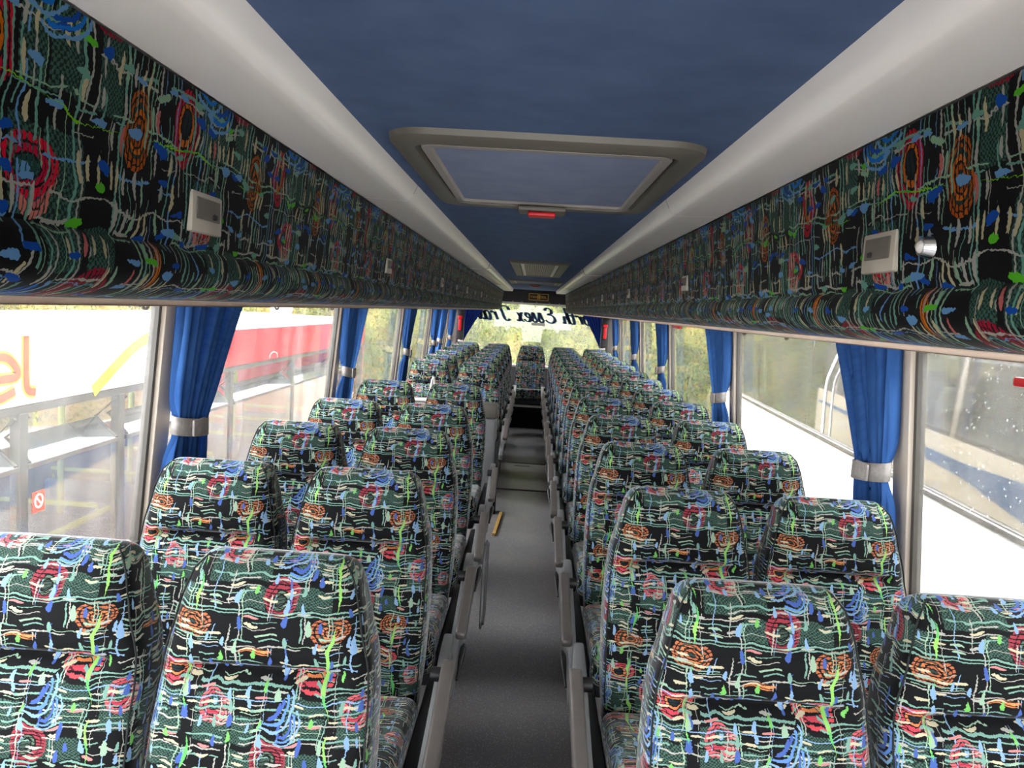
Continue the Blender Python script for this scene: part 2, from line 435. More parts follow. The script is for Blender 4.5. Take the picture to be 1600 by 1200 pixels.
def tube(name, pts, r, n=8, closed=False, flat=None):
    pts = [Vector(p) for p in pts]; m_ = len(pts); vs_, fs = [], []
    up0 = Vector((0, 0, 1))
    for i, p in enumerate(pts):
        a = pts[(i - 1) % m_] if (closed or i > 0) else pts[i]; b_ = pts[(i + 1) % m_] if (closed or i < m_ - 1) else pts[i]
        t = (b_ - a).normalized(); up = up0 if abs(t.dot(up0)) < .95 else Vector((1, 0, 0))
        s_ = t.cross(up).normalized(); u_ = s_.cross(t)
        rr = r[i] if isinstance(r, (list, tuple)) else r
        for j in range(n):
            an = 2 * math.pi * j / n
            vs_.append(p + s_ * math.cos(an) * rr + u_ * math.sin(an) * rr * (flat or 1))
    seg = m_ if closed else m_ - 1
    for i in range(seg):
        for j in range(n):
            fs.append((i * n + j, i * n + (j + 1) % n, ((i + 1) % m_) * n + (j + 1) % n, ((i + 1) % m_) * n + j))
    if not closed:
        fs.append(tuple(range(n))[::-1]); fs.append(tuple((m_ - 1) * n + j for j in range(n)))
    return mesh(name, vs_, fs, smooth=True, auto=50)

def sweep(name, prof, y0, y1, step=.25, uvs=None, closed=False, flip=False):
    """open profile [(x,z)] swept along Y; uv = (arc/uvs[0]+off, y/uvs[1])"""
    n = max(1, int(round((y1 - y0) / step))); m_ = len(prof)
    arc = [0.0]
    for i in range(1, m_): arc.append(arc[-1] + math.dist(prof[i], prof[i - 1]))
    vs_ = [(x, y0 + (y1 - y0) * j / n, z) for j in range(n + 1) for x, z in prof]
    fs, uv = [], []
    for j in range(n):
        for i in range(m_ if closed else m_ - 1):
            q = [j * m_ + i, j * m_ + (i + 1) % m_, (j + 1) * m_ + (i + 1) % m_, (j + 1) * m_ + i]
            if flip: q = q[::-1]
            fs.append(tuple(q))
            if uvs:
                for v in q: uv.append((arc[v % m_] / uvs[0], vs_[v][1] / uvs[1]))
    return mesh(name, vs_, fs, uv if uvs else None, smooth=True, auto=40)

def ribbon(name, strokes, width, to3, thick, nib=None):
    """flat drawn strokes with real thickness; to3 maps (x,y,depth) to 3-D. nib=(angle,min share) makes it calligraphic"""
    vs_, fs = [], []
    for st in strokes:
        P = [Vector((p[0], p[1])) for p in st]; n = len(P); b0 = len(vs_)
        for i, p in enumerate(P):
            t = (P[min(i + 1, n - 1)] - P[max(i - 1, 0)])
            t = t.normalized() if t.length > 1e-9 else Vector((1, 0))
            nn = Vector((-t.y, t.x)); wd = width
            if nib:
                wd = width * max(nib[1], abs(math.sin(math.atan2(t.y, t.x) - nib[0])))
            for s_, dp in ((1, 0), (-1, 0), (-1, thick), (1, thick)):
                q = p + nn * (s_ * wd / 2); vs_.append(to3(q.x, q.y, dp))
        for i in range(n - 1):
            for j in range(4):
                a = b0 + i * 4 + j; b_ = b0 + i * 4 + (j + 1) % 4
                fs.append((a, b_, b_ + 4, a + 4))
        fs.append((b0, b0 + 3, b0 + 2, b0 + 1)); e = b0 + (n - 1) * 4; fs.append((e, e + 1, e + 2, e + 3))
    me = mesh(name, vs_, fs)
    bm = bmesh.new(); bm.from_mesh(me); bmesh.ops.recalc_face_normals(bm, faces=bm.faces[:]); bm.to_mesh(me); bm.free()
    return me

ORD = ['first', 'second', 'third', 'fourth', 'fifth', 'sixth', 'seventh', 'eighth', 'ninth', 'tenth', 'eleventh', 'twelfth', 'thirteenth']
# ------------------------------------------------------------------ the coach body
CZ = 1.60
Y0, Y1 = -1.55, 11.72
SILL = .72
CEIL = 1.881
def xg(z): return 1.2254 + .0788 * (CZ - z)

fl_ = tag(link('floor', rbox('floor', -1.29, 1.29, Y0, Y1, -.06, 0, 0), 'aisle_vinyl'), kind='structure')
# floor access panel with a pale edging strip
ap = link('access_panel', rbox('access_panel', -.235, .235, 6.83, 8.0, .0005, .005, .002, 1), 'aisle_vinyl', fl_)
for nm, b_ in (('edging', (-.262, -.238, 6.80, 8.03)), ('edging', (.238, .262, 6.80, 8.03)), ('edging', (-.238, .238, 6.80, 6.826)), ('edging', (-.238, .238, 8.004, 8.03))):
    link(nm, rbox(nm, b_[0], b_[1], b_[2], b_[3], .0005, .009, .003, 1), 'gasket', ap)
link('finger_pull', rbox('finger_pull', -.10, .06, 7.86, 7.90, .004, .010, .003, 1), 'leg_metal', ap)

cl = tag(link('ceiling', rbox('ceiling', -.33, .33, Y0, 11.0, CEIL, CEIL + .06, 0), 'blue_lining'), kind='structure')
tag(link('roof', rbox('roof', -1.32, 1.32, Y0, Y1, 2.05, 2.12, .02), 'white_paint'), kind='structure')

for sgn, side in ((-1, 'left'), (1, 'right')):
    a = sorted((sgn * (xg(SILL) - .05), sgn * (xg(SILL) + .01)))
    wl = tag(link('wall_' + side, rbox('wall_' + side, a[0], a[1], Y0, Y1, 0, SILL, 0), 'wall_panel'), kind='structure')
    a = sorted((sgn * (xg(1.6) - .03), sgn * (xg(1.6) + .06)))
    link('upper_panel', rbox('upper_panel', a[0], a[1], Y0, Y1, 1.585, 2.05, 0), 'wall_panel', wl)
    a = sorted((sgn * (xg(SILL) + .012), sgn * (xg(SILL) + .045)))
    link('outer_skin', rbox('outer_skin', a[0], a[1], Y0, Y1, -.95, SILL - .01, .004), 'cream_paint', wl)
    poly = [(-1.5, .62), (-1.5, -.2), (2.0, .0), (4.0, .18), (5.25, .30), (6.6, .43), (9.0, .49), (11.6, .53), (11.6, .56), (6.6, .555), (5.25, .61)]
    xs = sgn * (xg(SILL) + .045)
    link('livery_stripe', prism('livery_stripe', poly, 0, xs, xs + sgn * .004), 'blue_paint', wl)
    link('sill_ledge', rbox('sill_ledge', *sorted((sgn * (xg(SILL) - .085), sgn * (xg(SILL) + .012))), Y0, Y1, SILL - .02, SILL + .006, .005), 'pillar_trim', wl)

PL = [-1.5, .19, 2.533, 4.872, 7.222, 9.25, 11.1]
PR = [-1.5, .31, 2.502, 4.686, 6.90, 8.80, 10.85]
PW = .105
nwin = ntrim = 0
for sgn, P, side in ((-1, PL, 'left'), (1, PR, 'right')):
    for i, y in enumerate(P):
        ntrim += 1
        poly = [(sgn * (xg(SILL) - .030), SILL), (sgn * (xg(1.6) - .030), 1.6), (sgn * (xg(1.6) + .012), 1.6), (sgn * (xg(SILL) + .012), SILL)]
        t = tag(link('trim_%d' % ntrim, prism('pillar', poly, 1, y, y + PW, .006, 2), 'pillar_trim'), kind='structure')
        poly = [(sgn * (xg(SILL) - .014), SILL), (sgn * (xg(1.6) - .014), 1.6), (sgn * (xg(1.6) + .014), 1.6), (sgn * (xg(SILL) + .014), SILL)]
        for yy in ((y - .018, y - .0005), (y + PW + .0005, y + PW + .018)):
            link('gasket', prism('gasket', poly, 1, yy[0], yy[1]), 'gasket', t)
        ya = y + PW + .018; yb = (P[i + 1] - .018) if i + 1 < len(P) else Y1 - .02
        if yb - ya < .1: continue
        nwin += 1
        poly = [(sgn * (xg(SILL + .03) - .02), SILL), (sgn * (xg(SILL + .03) - .02), SILL + .035), (sgn * (xg(SILL) + .02), SILL + .035), (sgn * (xg(SILL) + .02), SILL)]
        wn_ = tag(link('window_%d' % nwin, prism('window_rail', poly, 1, ya, yb), 'gasket'), kind='structure')
        za, zb = SILL + .03, 1.59
        v = [(sgn * xg(za), ya, za), (sgn * xg(za), yb, za), (sgn * xg(zb), yb, zb), (sgn * xg(zb), ya, zb)]
        link('pane', mesh('pane', v, [(0, 1, 2, 3)]), 'pane_glass', wn_)
        if sgn > 0 and i == 1:                     # dried rain drops on the nearest pane
            rng = random.Random(4); bm = bmesh.new()
            for q in range(420):
                yy = rng.uniform(1.75, 2.25) if q % 3 else rng.uniform(1.7, 2.45); zz = rng.uniform(.86, 1.57); r = rng.choice((.0009, .0012, .0016, .0024))
                M = Matrix.Translation((sgn * (xg(zz) - .001), yy, zz)) @ Matrix.Diagonal((.45, 1, 1.3, 1))
                bmesh.ops.create_icosphere(bm, subdivisions=1, radius=r, matrix=M)
            tag(link('rain_drops', bm_mesh('rain_drops', bm), 'water', wn_), kind='stuff')

# front end behind the viewer: dash panel and windscreen
wf = tag(link('wall_front', rbox('wall_front', -1.29, 1.29, Y0 - .05, Y0, 0, .30, 0), 'wall_panel'), kind='structure')
nwin += 1
ws = tag(link('window_%d' % nwin, rbox('windscreen_rail', -1.25, 1.25, Y0 - .05, Y0, .30, .34, 0), 'gasket'), kind='structure')
link('pane', mesh('pane', [(-1.25, Y0 - .02, .34), (1.25, Y0 - .02, .34), (1.22, Y0 - .02, 2.05), (-1.22, Y0 - .02, 2.05)], [(0, 1, 2, 3)]), 'pane_glass', ws)

# rear end: low wall, window with script lettering, sloping header, corner posts
tag(link('wall_rear', rbox('wall_rear', -1.29, 1.29, Y1 - .06, Y1, 0, .74, 0), 'wall_panel'), kind='structure')
nwin += 1
rw = tag(link('window_%d' % nwin, rbox('rear_window_rail', -1.06, 1.06, Y1 - .07, Y1, .741, .775, .004), 'light_grey'), kind='structure')
link('pane', mesh('pane', [(-1.06, Y1 - .03, .775), (1.06, Y1 - .03, .775), (1.02, Y1 - .03, 1.70), (-1.02, Y1 - .03, 1.70)], [(0, 1, 2, 3)]), 'pane_glass', rw)
ntrim += 1
hd = tag(link('trim_%d' % ntrim, prism('header', [(11.001, CEIL + .05), (11.001, CEIL), (11.12, 1.70), (11.66, 1.675), (11.72, 1.70), (11.72, 2.04), (11.001, 2.04)], 0, -1.15, 1.15), 'header_grey'), kind='structure')
for x in (-.30, -.17, .04, .22, .36):
    link('screw', rbox('screw', x - .009, x + .009, 11.106, 11.122, 1.705, 1.722, .004, 1), 'side_plastic', hd)
bm = bmesh.new(); bmesh.ops.create_circle(bm, segments=12, radius=.02, cap_ends=False); bm.free()
link('hook', tube('hook', [(.03 + .014 * math.cos(t), 11.63, 1.668 + .018 * math.sin(t)) for t in np.linspace(0, 2 * math.pi, 14)[:-1]], .005, 6, True), 'black_plastic', hd)
for sgn in (-1, 1):
    ntrim += 1
    poly = [(sgn * 1.0, .775), (sgn * 1.04, .775), (sgn * 1.24, .775), (sgn * 1.2, 1.75), (sgn * 1.0, 1.75)]
    tag(link('trim_%d' % ntrim, rbox('corner_post', *sorted((sgn * 1.02, sgn * 1.13)), Y1 - .14, Y1 - .05, .74, 1.75, .01), 'black_plastic'), kind='structure')
    ntrim += 1
    tag(link('trim_%d' % ntrim, rbox('corner_cover', *sorted((sgn * 1.131, sgn * 1.27)), Y1 - .05, Y1, .74, 2.05, .0), 'gasket'), kind='structure')

# steps up to the rear bench
st = tag(link('trim_%d' % (ntrim + 1), rbox('rear_step', -1.2, 1.2, 10.50, 11.64, .001, .30, .0), 'dark_carpet'), kind='structure')
link('nosing', rbox('nosing', -.215, .215, 10.485, 10.53, .285, .315, .005), 'light_grey', st)
link('bench_riser', rbox('bench_riser', -.21, .21, 10.72, 10.80, .301, .44, .005), 'dark_carpet', st)
# ------------------------------------------------------------------ luggage racks and air ducts
RY0, RY1 = -1.45, 10.95
rack_prof = [(.4285, 1.8440), (.434, 1.78), (.440, 1.72), (.445, 1.662), (.449, 1.652), (.442, 1.643), (.438, 1.628), (.442, 1.612), (.455, 1.599), (.478, 1.589), (.51, 1.584), (.545, 1.583)]
def smooth2(pr, n=4):
    return [(p.x, p.y) for p in smooth_path([(a, b_) for a, b_ in pr], n)]
for sgn, side in ((-1, 'left'), (1, 'right')):
    lab = 'long overhead luggage rack covered in multicoloured fabric above the %s windows' % side
    rk = thing('luggage_rack', lab, 'luggage rack', (0, 0, 0), 0, 'overhead luggage racks')
    pr = [(sgn * x, z) for x, z in rack_prof[:5]] + [(sgn * x, z) for x, z in smooth2(rack_prof[4:])[1:]]
    me = sweep('rack_front', pr, RY0, RY1 - .06, .3, (.30, .345), flip=(sgn > 0))
    link('front_panel', me, 'rack_fabric', rk)
    # rounded far end: the last 6 cm tuck in
    cx_, cz_ = .62 * sgn, 1.70
    vs_, fs, uv = [], [], []
    K = 6; m_ = len(pr)
    arc = [0]
    for i in range(1, m_): arc.append(arc[-1] + math.dist(pr[i], pr[i - 1]))
    for j in range(K + 1):
        t = j / K * math.pi / 2
        sc = 1 - .30 * (1 - math.cos(t)); yy = RY1 - .06 + .06 * math.sin(t)
        vs_ += [(cx_ + (x - cx_) * sc, yy, cz_ + (z - cz_) * (1 - .22 * (1 - math.cos(t)))) for x, z in pr]
    for j in range(K):
        for i in range(m_ - 1):
            q = [j * m_ + i, j * m_ + i + 1, (j + 1) * m_ + i + 1, (j + 1) * m_ + i]
            if sgn > 0: q = q[::-1]
            fs.append(tuple(q)); uv += [(arc[v % m_] / .30, vs_[v][1] / .345) for v in q]
    link('end_cap', mesh('rack_end', vs_, fs, uv, True), 'rack_fabric', rk)
    # beige lip and the hard underside that runs out to the wall
    lip = [(sgn * x, z) for x, z in [(.540, 1.5835), (.556, 1.582), (.561, 1.578), (.558, 1.5735), (.548, 1.5735)]]
    link('lip_trim', sweep('lip', lip, RY0, RY1 - .02, .6, flip=(sgn > 0)), 'lip_beige', rk)
    link('underside', prism('underside', [(sgn * .556, 1.5745), (sgn * 1.185, 1.578), (sgn * 1.185, 1.60), (sgn * .56, 1.590)], 1, RY0, RY1), 'lip_beige', rk)
    link('inner_shelf', prism('inner_shelf', [(sgn * .46, 1.84), (sgn * .465, 1.66), (sgn * .56, 1.60), (sgn * 1.18, 1.61), (sgn * 1.18, 1.64), (sgn * .57, 1.63), (sgn * .49, 1.68), (sgn * .49, 1.84)], 1, RY0, RY1 - .08), 'seat_shell', rk)
    # service points let into the fabric
    spots = [(1.03, 1.70, 1.0), (2.33, 1.705, .85), (3.7, 1.705, .8), (5.1, 1.705, .8), (6.5, 1.705, .8)]
    for (yy, zz, sc) in spots:
        xf = sgn * (.4435)
        s_ = link('socket', rbox('socket', *sorted((xf - sgn * .007, xf + sgn * .012)), yy - .047 * sc, yy + .047 * sc, zz - .026 * sc, zz + .026 * sc, .003, 2), 'socket_plastic', rk)
        rc = link('recess', rbox('recess', *sorted((xf - sgn * .0085, xf - sgn * .0065)), yy - .036 * sc, yy + .036 * sc, zz - .009 * sc, zz + .019 * sc, .001, 1), 'rim_plastic', s_)
        link('pin', rbox('pin', *sorted((xf - sgn * .012, xf - sgn * .0085)), yy + .012 * sc, yy + .02 * sc, zz - .006, zz + .001, .001, 1), 'black_plastic', s_)
    if sgn > 0:
        bm = bmesh.new(); bmesh.ops.create_cone(bm, cap_ends=True, segments=20, radius1=.014, radius2=.010, depth=.012, matrix=Matrix.Translation((.4365, .905, 1.697)) @ Matrix.Rotation(-math.pi / 2, 4, 'Y'))
        rl = link('reading_light', bm_mesh('reading_light', bm), 'chrome', rk)
        bm = bmesh.new(); bmesh.ops.create_uvsphere(bm, u_segments=14, v_segments=8, radius=.0085, matrix=Matrix.Translation((.4345, .905, 1.697)))
        link('bulb_cover', bm_mesh('bulb_cover', bm), 'light_grey', rl)
    for yy in (4.4, 5.8, 7.2, 8.6, 10.0) if sgn > 0 else (4.4, 5.8, 7.2, 8.6, 10.0):
        link('stud', rbox('stud', *sorted((sgn * .4365, sgn * .446)), yy - .012, yy + .012, 1.69, 1.715, .003, 1), 'socket_plastic', rk)

    ad = thing('air_duct', 'glossy white air duct moulding between the blue ceiling and the %s luggage rack' % side, 'air duct', (0, 0, 0), 0, 'white ceiling ducts')
    dp = [(.2965, 1.8835), (.298, 1.879), (.304, 1.866), (.311, 1.852), (.316, 1.8455), (.322, 1.8435), (.34, 1.8435), (.38, 1.845), (.4275, 1.8465)]
    dp = [(sgn * x, z) for x, z in dp]
    dp2 = [(sgn * x, z) for x, z in [(.2965, 1.8835), (.2975, 1.872), (.300, 1.858), (.306, 1.848), (.314, 1.8435), (.324, 1.8435), (.331, 1.8465), (.34, 1.8445), (.38, 1.845), (.4275, 1.8465)]]
    for ya, yb, d_ in ((RY0, 1.9, dp), (1.903, 5.03, dp), (5.10, 8.2, dp2), (8.24, 10.9, dp2)):
        link('duct_section', sweep('duct', d_, ya, yb, .5, flip=(sgn > 0)), 'duct_plastic', ad)
    col_p = [(x - sgn * .003, z - .004) for x, z in dp]
    link('joint_collar', sweep('collar', col_p, 5.02, 5.11, .05, flip=(sgn > 0)), 'duct_rim', ad)
    link('joint_collar', sweep('collar', col_p, 8.19, 8.25, .05, flip=(sgn > 0)), 'duct_rim', ad)
    link('end_plate', prism('end_plate', [(x, z) for x, z in dp2] + [(sgn * .425, 1.89)], 1, 10.9, 10.915), 'duct_rim', ad)

# ------------------------------------------------------------------ roof hatches, vent, badge
def rrect(x0, x1, y0, y1, r, n=6):
    pts = []
    for cx, cy, a0 in ((x1 - r, y1 - r, 0), (x0 + r, y1 - r, 90), (x0 + r, y0 + r, 180), (x1 - r, y0 + r, 270)):
        for i in range(n + 1):
            a = math.radians(a0 + 90 * i / n); pts.append((cx + r * math.cos(a), cy + r * math.sin(a)))
    return pts
def ring_mesh(name, loops):
    """loops: list of (pts, z); consecutive loops are bridged"""
    n = len(loops[0][0]); vs_ = [(p[0], p[1], z) for pts, z in loops for p in pts]
    fs = [(j * n + i, j * n + (i + 1) % n, (j + 1) * n + (i + 1) % n, (j + 1) * n + i) for j in range(len(loops) - 1) for i in range(n)]
    return mesh(name, vs_, fs, smooth=True, auto=40)
def hatch(y0, y1, hw, label):
    h = thing('roof_hatch', label, 'roof hatch', (0, 0, 0), 0, 'roof hatches')
    cx = .004; x0, x1 = cx - hw, cx + hw
    z = CEIL
    link('rim', ring_mesh('rim', [(rrect(x0, x1, y0, y1, .07), z + .002), (rrect(x0 + .002, x1 - .002, y0 + .003, y1 - .003, .07), z - .010), (rrect(x0 + .012, x1 - .012, y0 + .015, y1 - .015, .06), z - .016),
        (rrect(x0 + .042, x1 - .042, y0 + .055, y1 - .06, .035), z - .016), (rrect(x0 + .046, x1 - .046, y0 + .06, y1 - .065, .032), z - .004)]), 'rim_plastic', h)
    link('panel_frame', ring_mesh('panel_frame', [(rrect(x0 + .050, x1 - .050, y0 + .066, y1 - .072, .03), z - .002), (rrect(x0 + .052, x1 - .052, y0 + .070, y1 - .076, .028), z - .014), (rrect(x0 + .066, x1 - .066, y0 + .088, y1 - .090, .02), z - .014),
        (rrect(x0 + .070, x1 - .070, y0 + .092, y1 - .094, .018), z - .008)]), 'frame_plastic', h)
    pts = rrect(x0 + .069, x1 - .069, y0 + .091, y1 - .093, .018)
    link('panel', mesh('panel', [(p[0], p[1], z - .0075) for p in pts] + [(p[0], p[1], z - .001) for p in pts], [tuple(range(len(pts)))[::-1]]), 'hatch_lining', h)
    yb = y1 - .03
    hb = link('handle_housing', rbox('handle_housing', cx - .062, cx + .062, yb - .075, yb + .02, z - .030, z - .0165, .006, 2), 'rim_plastic', h)
    link('handle', rbox('handle', cx - .036, cx + .036, yb - .068, yb - .022, z - .042, z - .0305, .005, 2), 'red_plastic', hb)
hatch(1.275, 2.115, .268, 'large grey-rimmed roof hatch with red handle, the one nearest the viewer')
hatch(7.40, 8.26, .262, 'small far roof hatch beyond the ceiling vent, red handle at its edge')

vn = thing('ceiling_vent', 'rectangular ceiling air vent with pale grille between the two roof hatches', 'vent')
vx0, vx1, vy0, vy1 = -.150, .190, 4.55, 6.30
link('surround', ring_mesh('surround', [(rrect(vx0 - .01, vx1 + .01, vy0 - .03, vy1 + .03, .01, 2), CEIL), (rrect(vx0, vx1, vy0, vy1, .01, 2), CEIL - .012), (rrect(vx0 + .05, vx1 - .05, vy0 + .10, vy1 - .10, .01, 2), CEIL - .012), (rrect(vx0 + .052, vx1 - .052, vy0 + .11, vy1 - .11, .01, 2), CEIL - .001)]), 'rim_plastic', vn)
link('back_plate', rbox('back_plate', vx0 + .052, vx1 - .052, vy0 + .11, vy1 - .11, CEIL - .003, CEIL - .0005, 0), 'seat_shell', vn)
for x in (vx0 + .066, vx1 - .066):
    link('side_strip', rbox('side_strip', x - .011, x + .011, vy0 + .112, vy1 - .112, CEIL - .013, CEIL - .004, .002, 1), 'light_grey', vn)
nsl = 15
slat_me = rbox('slat', -.0028, .0028, vy0 + .114, vy1 - .114, CEIL - .011, CEIL - .004, 0)
for i in range(nsl):
    x = vx0 + .086 + (vx1 - vx0 - .172) * i / (nsl - 1)
    link('slat', slat_me, 'socket_plastic', vn, loc=(x, 0, 0))
bar_me = rbox('cross_bar', vx0 + .08, vx1 - .08, -.006, .006, CEIL - .0105, CEIL - .0045, 0)
for i in range(9):
    link('cross_bar', bar_me, 'socket_plastic', vn, loc=(0, vy0 + .22 + (vy1 - vy0 - .44) * i / 8, 0))

# maker's badge on the header: gold letters on black
ang = math.atan2(1.735 - CEIL, 11.30 - 10.42)
bd = thing('makers_badge', 'small black badge with gold border and lettering above the rear window', 'badge', (.062, 11.048, 1.792))
bd.rotation_euler = (math.atan2(.119, .181), 0, 0)
link('plate', rbox('plate', -.143, .143, -.006, .002, -.062, .062, .006, 2), 'black_plastic', bd)
fr_ = [(-.134, -.053), (.134, -.053), (.134, .053), (-.134, .053), (-.134, -.053)]
B3 = lambda x, y, d: (x, -.0065 - d, y)
link('border', ribbon('border', [fr_[i:i + 2] for i in range(4)], .006, B3, .002), 'gold', bd)
GL = {'V': [[(0, 1), (.5, 0), (1, 1)]], 'A': [[(0, 0), (.5, 1), (1, 0)], [(.22, .35), (.78, .35)]], 'N': [[(0, 0), (0, 1), (1, 0), (1, 1)]],
      'O': [[(.5 + .5 * math.cos(t), .5 + .5 * math.sin(t)) for t in np.linspace(0, 2 * math.pi, 13)]], 'L': [[(0, 1), (0, 0), (.9, 0)]],
      'H': [[(0, 0), (0, 1)], [(1, 0), (1, 1)], [(.3, 0), (.3, 1)], [(.7, 0), (.7, 1)], [(0, .5), (1, .5)]]}
for ch, x, w_, h_ in (('V', -.116, .026, .034), ('A', -.082, .026, .034), ('N', -.048, .024, .034), ('H', -.015, .030, .074), ('O', .024, .026, .034), ('O', .058, .026, .034), ('L', .094, .022, .034)):
    link('letter', ribbon('letter', [[(x + px * w_, (py - .5) * h_) for px, py in s_] for s_ in GL[ch]], .0055, B3, .0015), 'gold', bd)
# ------------------------------------------------------------------ seats
TW, TH = .265, .295
def interp(tab, z):
    for (z0, a), (z1, b_) in zip(tab, tab[1:]):
        if z <= z1:
            t = (z - z0) / (z1 - z0); t = max(0, min(1, t)); t = t * t * (3 - 2 * t) * .5 + t * .5
            return a + (b_ - a) * t
    return tab[-1][1]
W_T = [(.42, .196), (.55, .208), (.72, .212), (.84, .208), (.90, .202), (1.00, .179), (1.05, .166), (1.075, .156), (1.09, .143), (1.097, .130), (1.10, .110)]
F_T = [(.42, -.150), (.55, -.160), (.66, -.152), (.76, -.125), (.85, -.100), (.90, -.088), (.96, -.084), (1.02, -.072), (1.06, -.058), (1.085, -.040), (1.10, -.006)]
B_T = [(.42, .000), (.60, .030), (.80, .055), (.95, .070), (1.05, .068), (1.08, .056), (1.095, .030), (1.10, .008)]
def backrest_mesh():
    zs = list(np.linspace(.42, .86, 12)) + [.872, .882, .889, .895, .901, .909, .92, .935, .955, .975, .995, 1.015, 1.035, 1.05, 1.063, 1.074, 1.083, 1.090, 1.095, 1.0985, 1.10]
    NR = 52; vs_, U, V = [], [], []
    s = 0.0; prev = None; sv = []
    for z in reversed(zs):
        y = interp(F_T, z)
        if prev is not None: s += math.hypot(z - prev[0], y - prev[1])
        prev = (z, y); sv.append(s)
    sv = sv[::-1]
    for li, z in enumerate(zs):
        w_, yf, yb = interp(W_T, z), interp(F_T, z), interp(B_T, z)
        hd_ = (yb - yf) / 2; yc = (yb + yf) / 2; ring = []
        for j in range(NR):
            an = math.pi / 2 + 2 * math.pi * j / NR          # starts at the back centre, runs over -x, front, +x
            ca, sa = math.cos(an), math.sin(an)
            e = 2 / 4.6
            x = w_ * math.copysign(abs(ca) ** e, ca); y = hd_ * math.copysign(abs(sa) ** e, sa)
            if y < 0:
                fx = abs(x) / w_
                y -= .010 * (1 - fx ** 2) * (1 if z < 1.03 else max(0, (1.10 - z) / .07))           # padded middle
                dent = math.exp(-((z - .893 + .010 * fx * fx) / .013) ** 2) * max(0, 1 - (abs(x) / .16) ** 6)
                y += .042 * dent
                if z < .87: y -= .014 * max(0, (fx - .62) / .38) * min(1, (.87 - z) / .1)           # side wings
            ring.append((x, yc + y, z))
        acc = [0.0]
        for j in range(1, NR + 1):
            a, b_ = ring[j - 1], ring[j % NR]; acc.append(acc[-1] + math.dist(a, b_))
        mid = acc[NR // 2]
        vs_ += ring
        U.append([.80 + (a - mid) / TW for a in acc]); V.append(sv[li] / TH - .05)
    fs, uv = [], []
    n = len(zs)
    for i in range(n - 1):
        for j in range(NR):
            j2 = (j + 1) % NR
            fs.append((i * NR + j, i * NR + j2, (i + 1) * NR + j2, (i + 1) * NR + j))
            uv += [(U[i][j], V[i]), (U[i][j + 1], V[i]), (U[i + 1][j + 1], V[i + 1]), (U[i + 1][j], V[i + 1])]
    b0 = (n - 1) * NR
    fs.append(tuple(b0 + j for j in range(NR))); uv += [(.80 + vs_[b0 + j][0] / TW, V[-1] - vs_[b0 + j][1] / TH) for j in range(NR)]
    fs.append(tuple(range(NR))[::-1]); uv += [(.80 + vs_[j][0] / TW, vs_[j][1] / TH) for j in reversed(range(NR))]
    return mesh('backrest', vs_, fs, uv, True, 60)
def piping_mesh(sx):
    pts = []
    for z in np.linspace(.50, 1.094, 26):
        w_, yf = interp(W_T, z), interp(F_T, z)
        pts.append((sx * (w_ * .965 + .001), yf + .018 * (1 if z < 1.06 else max(.2, (1.10 - z) / .04)) - (.012 if z < .80 else .012 * max(0, (.87 - z) / .07)), z + .001))
    return tube('piping', pts, .0020, 6)
def box_uv(me):
    ul = me.uv_layers.new(name='UVMap')
    for p in me.polygons:
        n = p.normal
        for li in p.loop_indices:
            c = me.vertices[me.loops[li].vertex_index].co
            if abs(n.x) > .75: ul.data[li].uv = (.3 + c.y / TW, c.z / TH)
            else: ul.data[li].uv = (.80 + c.x / TW, .2 + (c.y - c.z) / TH)
def cushion_mesh():
    bm = bmesh.new(); bmesh.ops.create_cube(bm, size=1.0)
    for v in bm.verts:
        v.co = Vector((v.co.x * .424, -.42 + v.co.y * .50, .463 + v.co.z * .135))
        if v.co.y < -.4 and v.co.z > .46: v.co.z += .012
        if v.co.y > -.4 and v.co.z > .46: v.co.z -= .03
    bmesh.ops.bevel(bm, geom=bm.edges[:], offset=.045, segments=5, affect='EDGES', profile=.6)
    me = bm_mesh('cushion', bm, True, 60); box_uv(me)
    return me
BACK = backrest_mesh(); PIPE = [piping_mesh(-1), piping_mesh(1)]; CUSH = cushion_mesh()
SHELL = rbox('seat_pan', -.20, .20, -.60, -.05, .33, .392, .02, 2)
BSHELL = None
LEG = prism('leg', [(-.42, 0), (-.24, 0), (-.26, .04), (-.27, .30), (-.20, .335), (-.48, .335), (-.38, .30), (-.39, .04)], 0, -.03, .03, .006, 1)
def arm_mesh(s):
    # padded bar that slopes down towards its free end; s = side of the seat that faces the aisle
    pts = [(-.172, .588), (-.180, .612), (-.20, .622), (-.40, .578), (-.575, .536), (-.595, .522), (-.59, .500), (-.57, .492), (-.40, .534), (-.22, .576)]
    x0, x1 = s * .272, s * .310
    return prism('armrest', pts, 0, min(x0, x1), max(x0, x1), .009, 3)
def cover_mesh(s):
    pts = [(.03, .60), (-.10, .59), (-.20, .555), (-.42, .500), (-.60, .462), (-.66, .452), (-.71, .430), (-.735, .395), (-.725, .360), (-.69, .345), (-.64, .352), (-.50, .385), (-.20, .36), (.00, .36)]
    x0, x1 = s * .252, s * .284
    return prism('side_cover', pts, 0, min(x0, x1), max(x0, x1), .008, 2)
def hub_mesh(s):
    bm = bmesh.new(); bmesh.ops.create_cone(bm, cap_ends=True, segments=18, radius1=.020, radius2=.020, depth=.036, matrix=Matrix.Translation((s * .262, -.215, .585)) @ Matrix.Rotation(math.pi / 2, 4, 'Y'))
    return bm_mesh('hub', bm)
def lever_mesh(s):
    return tube('recline_lever', [(s * .290, -.66, .395), (s * .293, -.63, .412), (s * .297, -.585, .436), (s * .299, -.55, .452), (s * .30, -.53, .458)], [.004, .005, .010, .011, .005], 8)
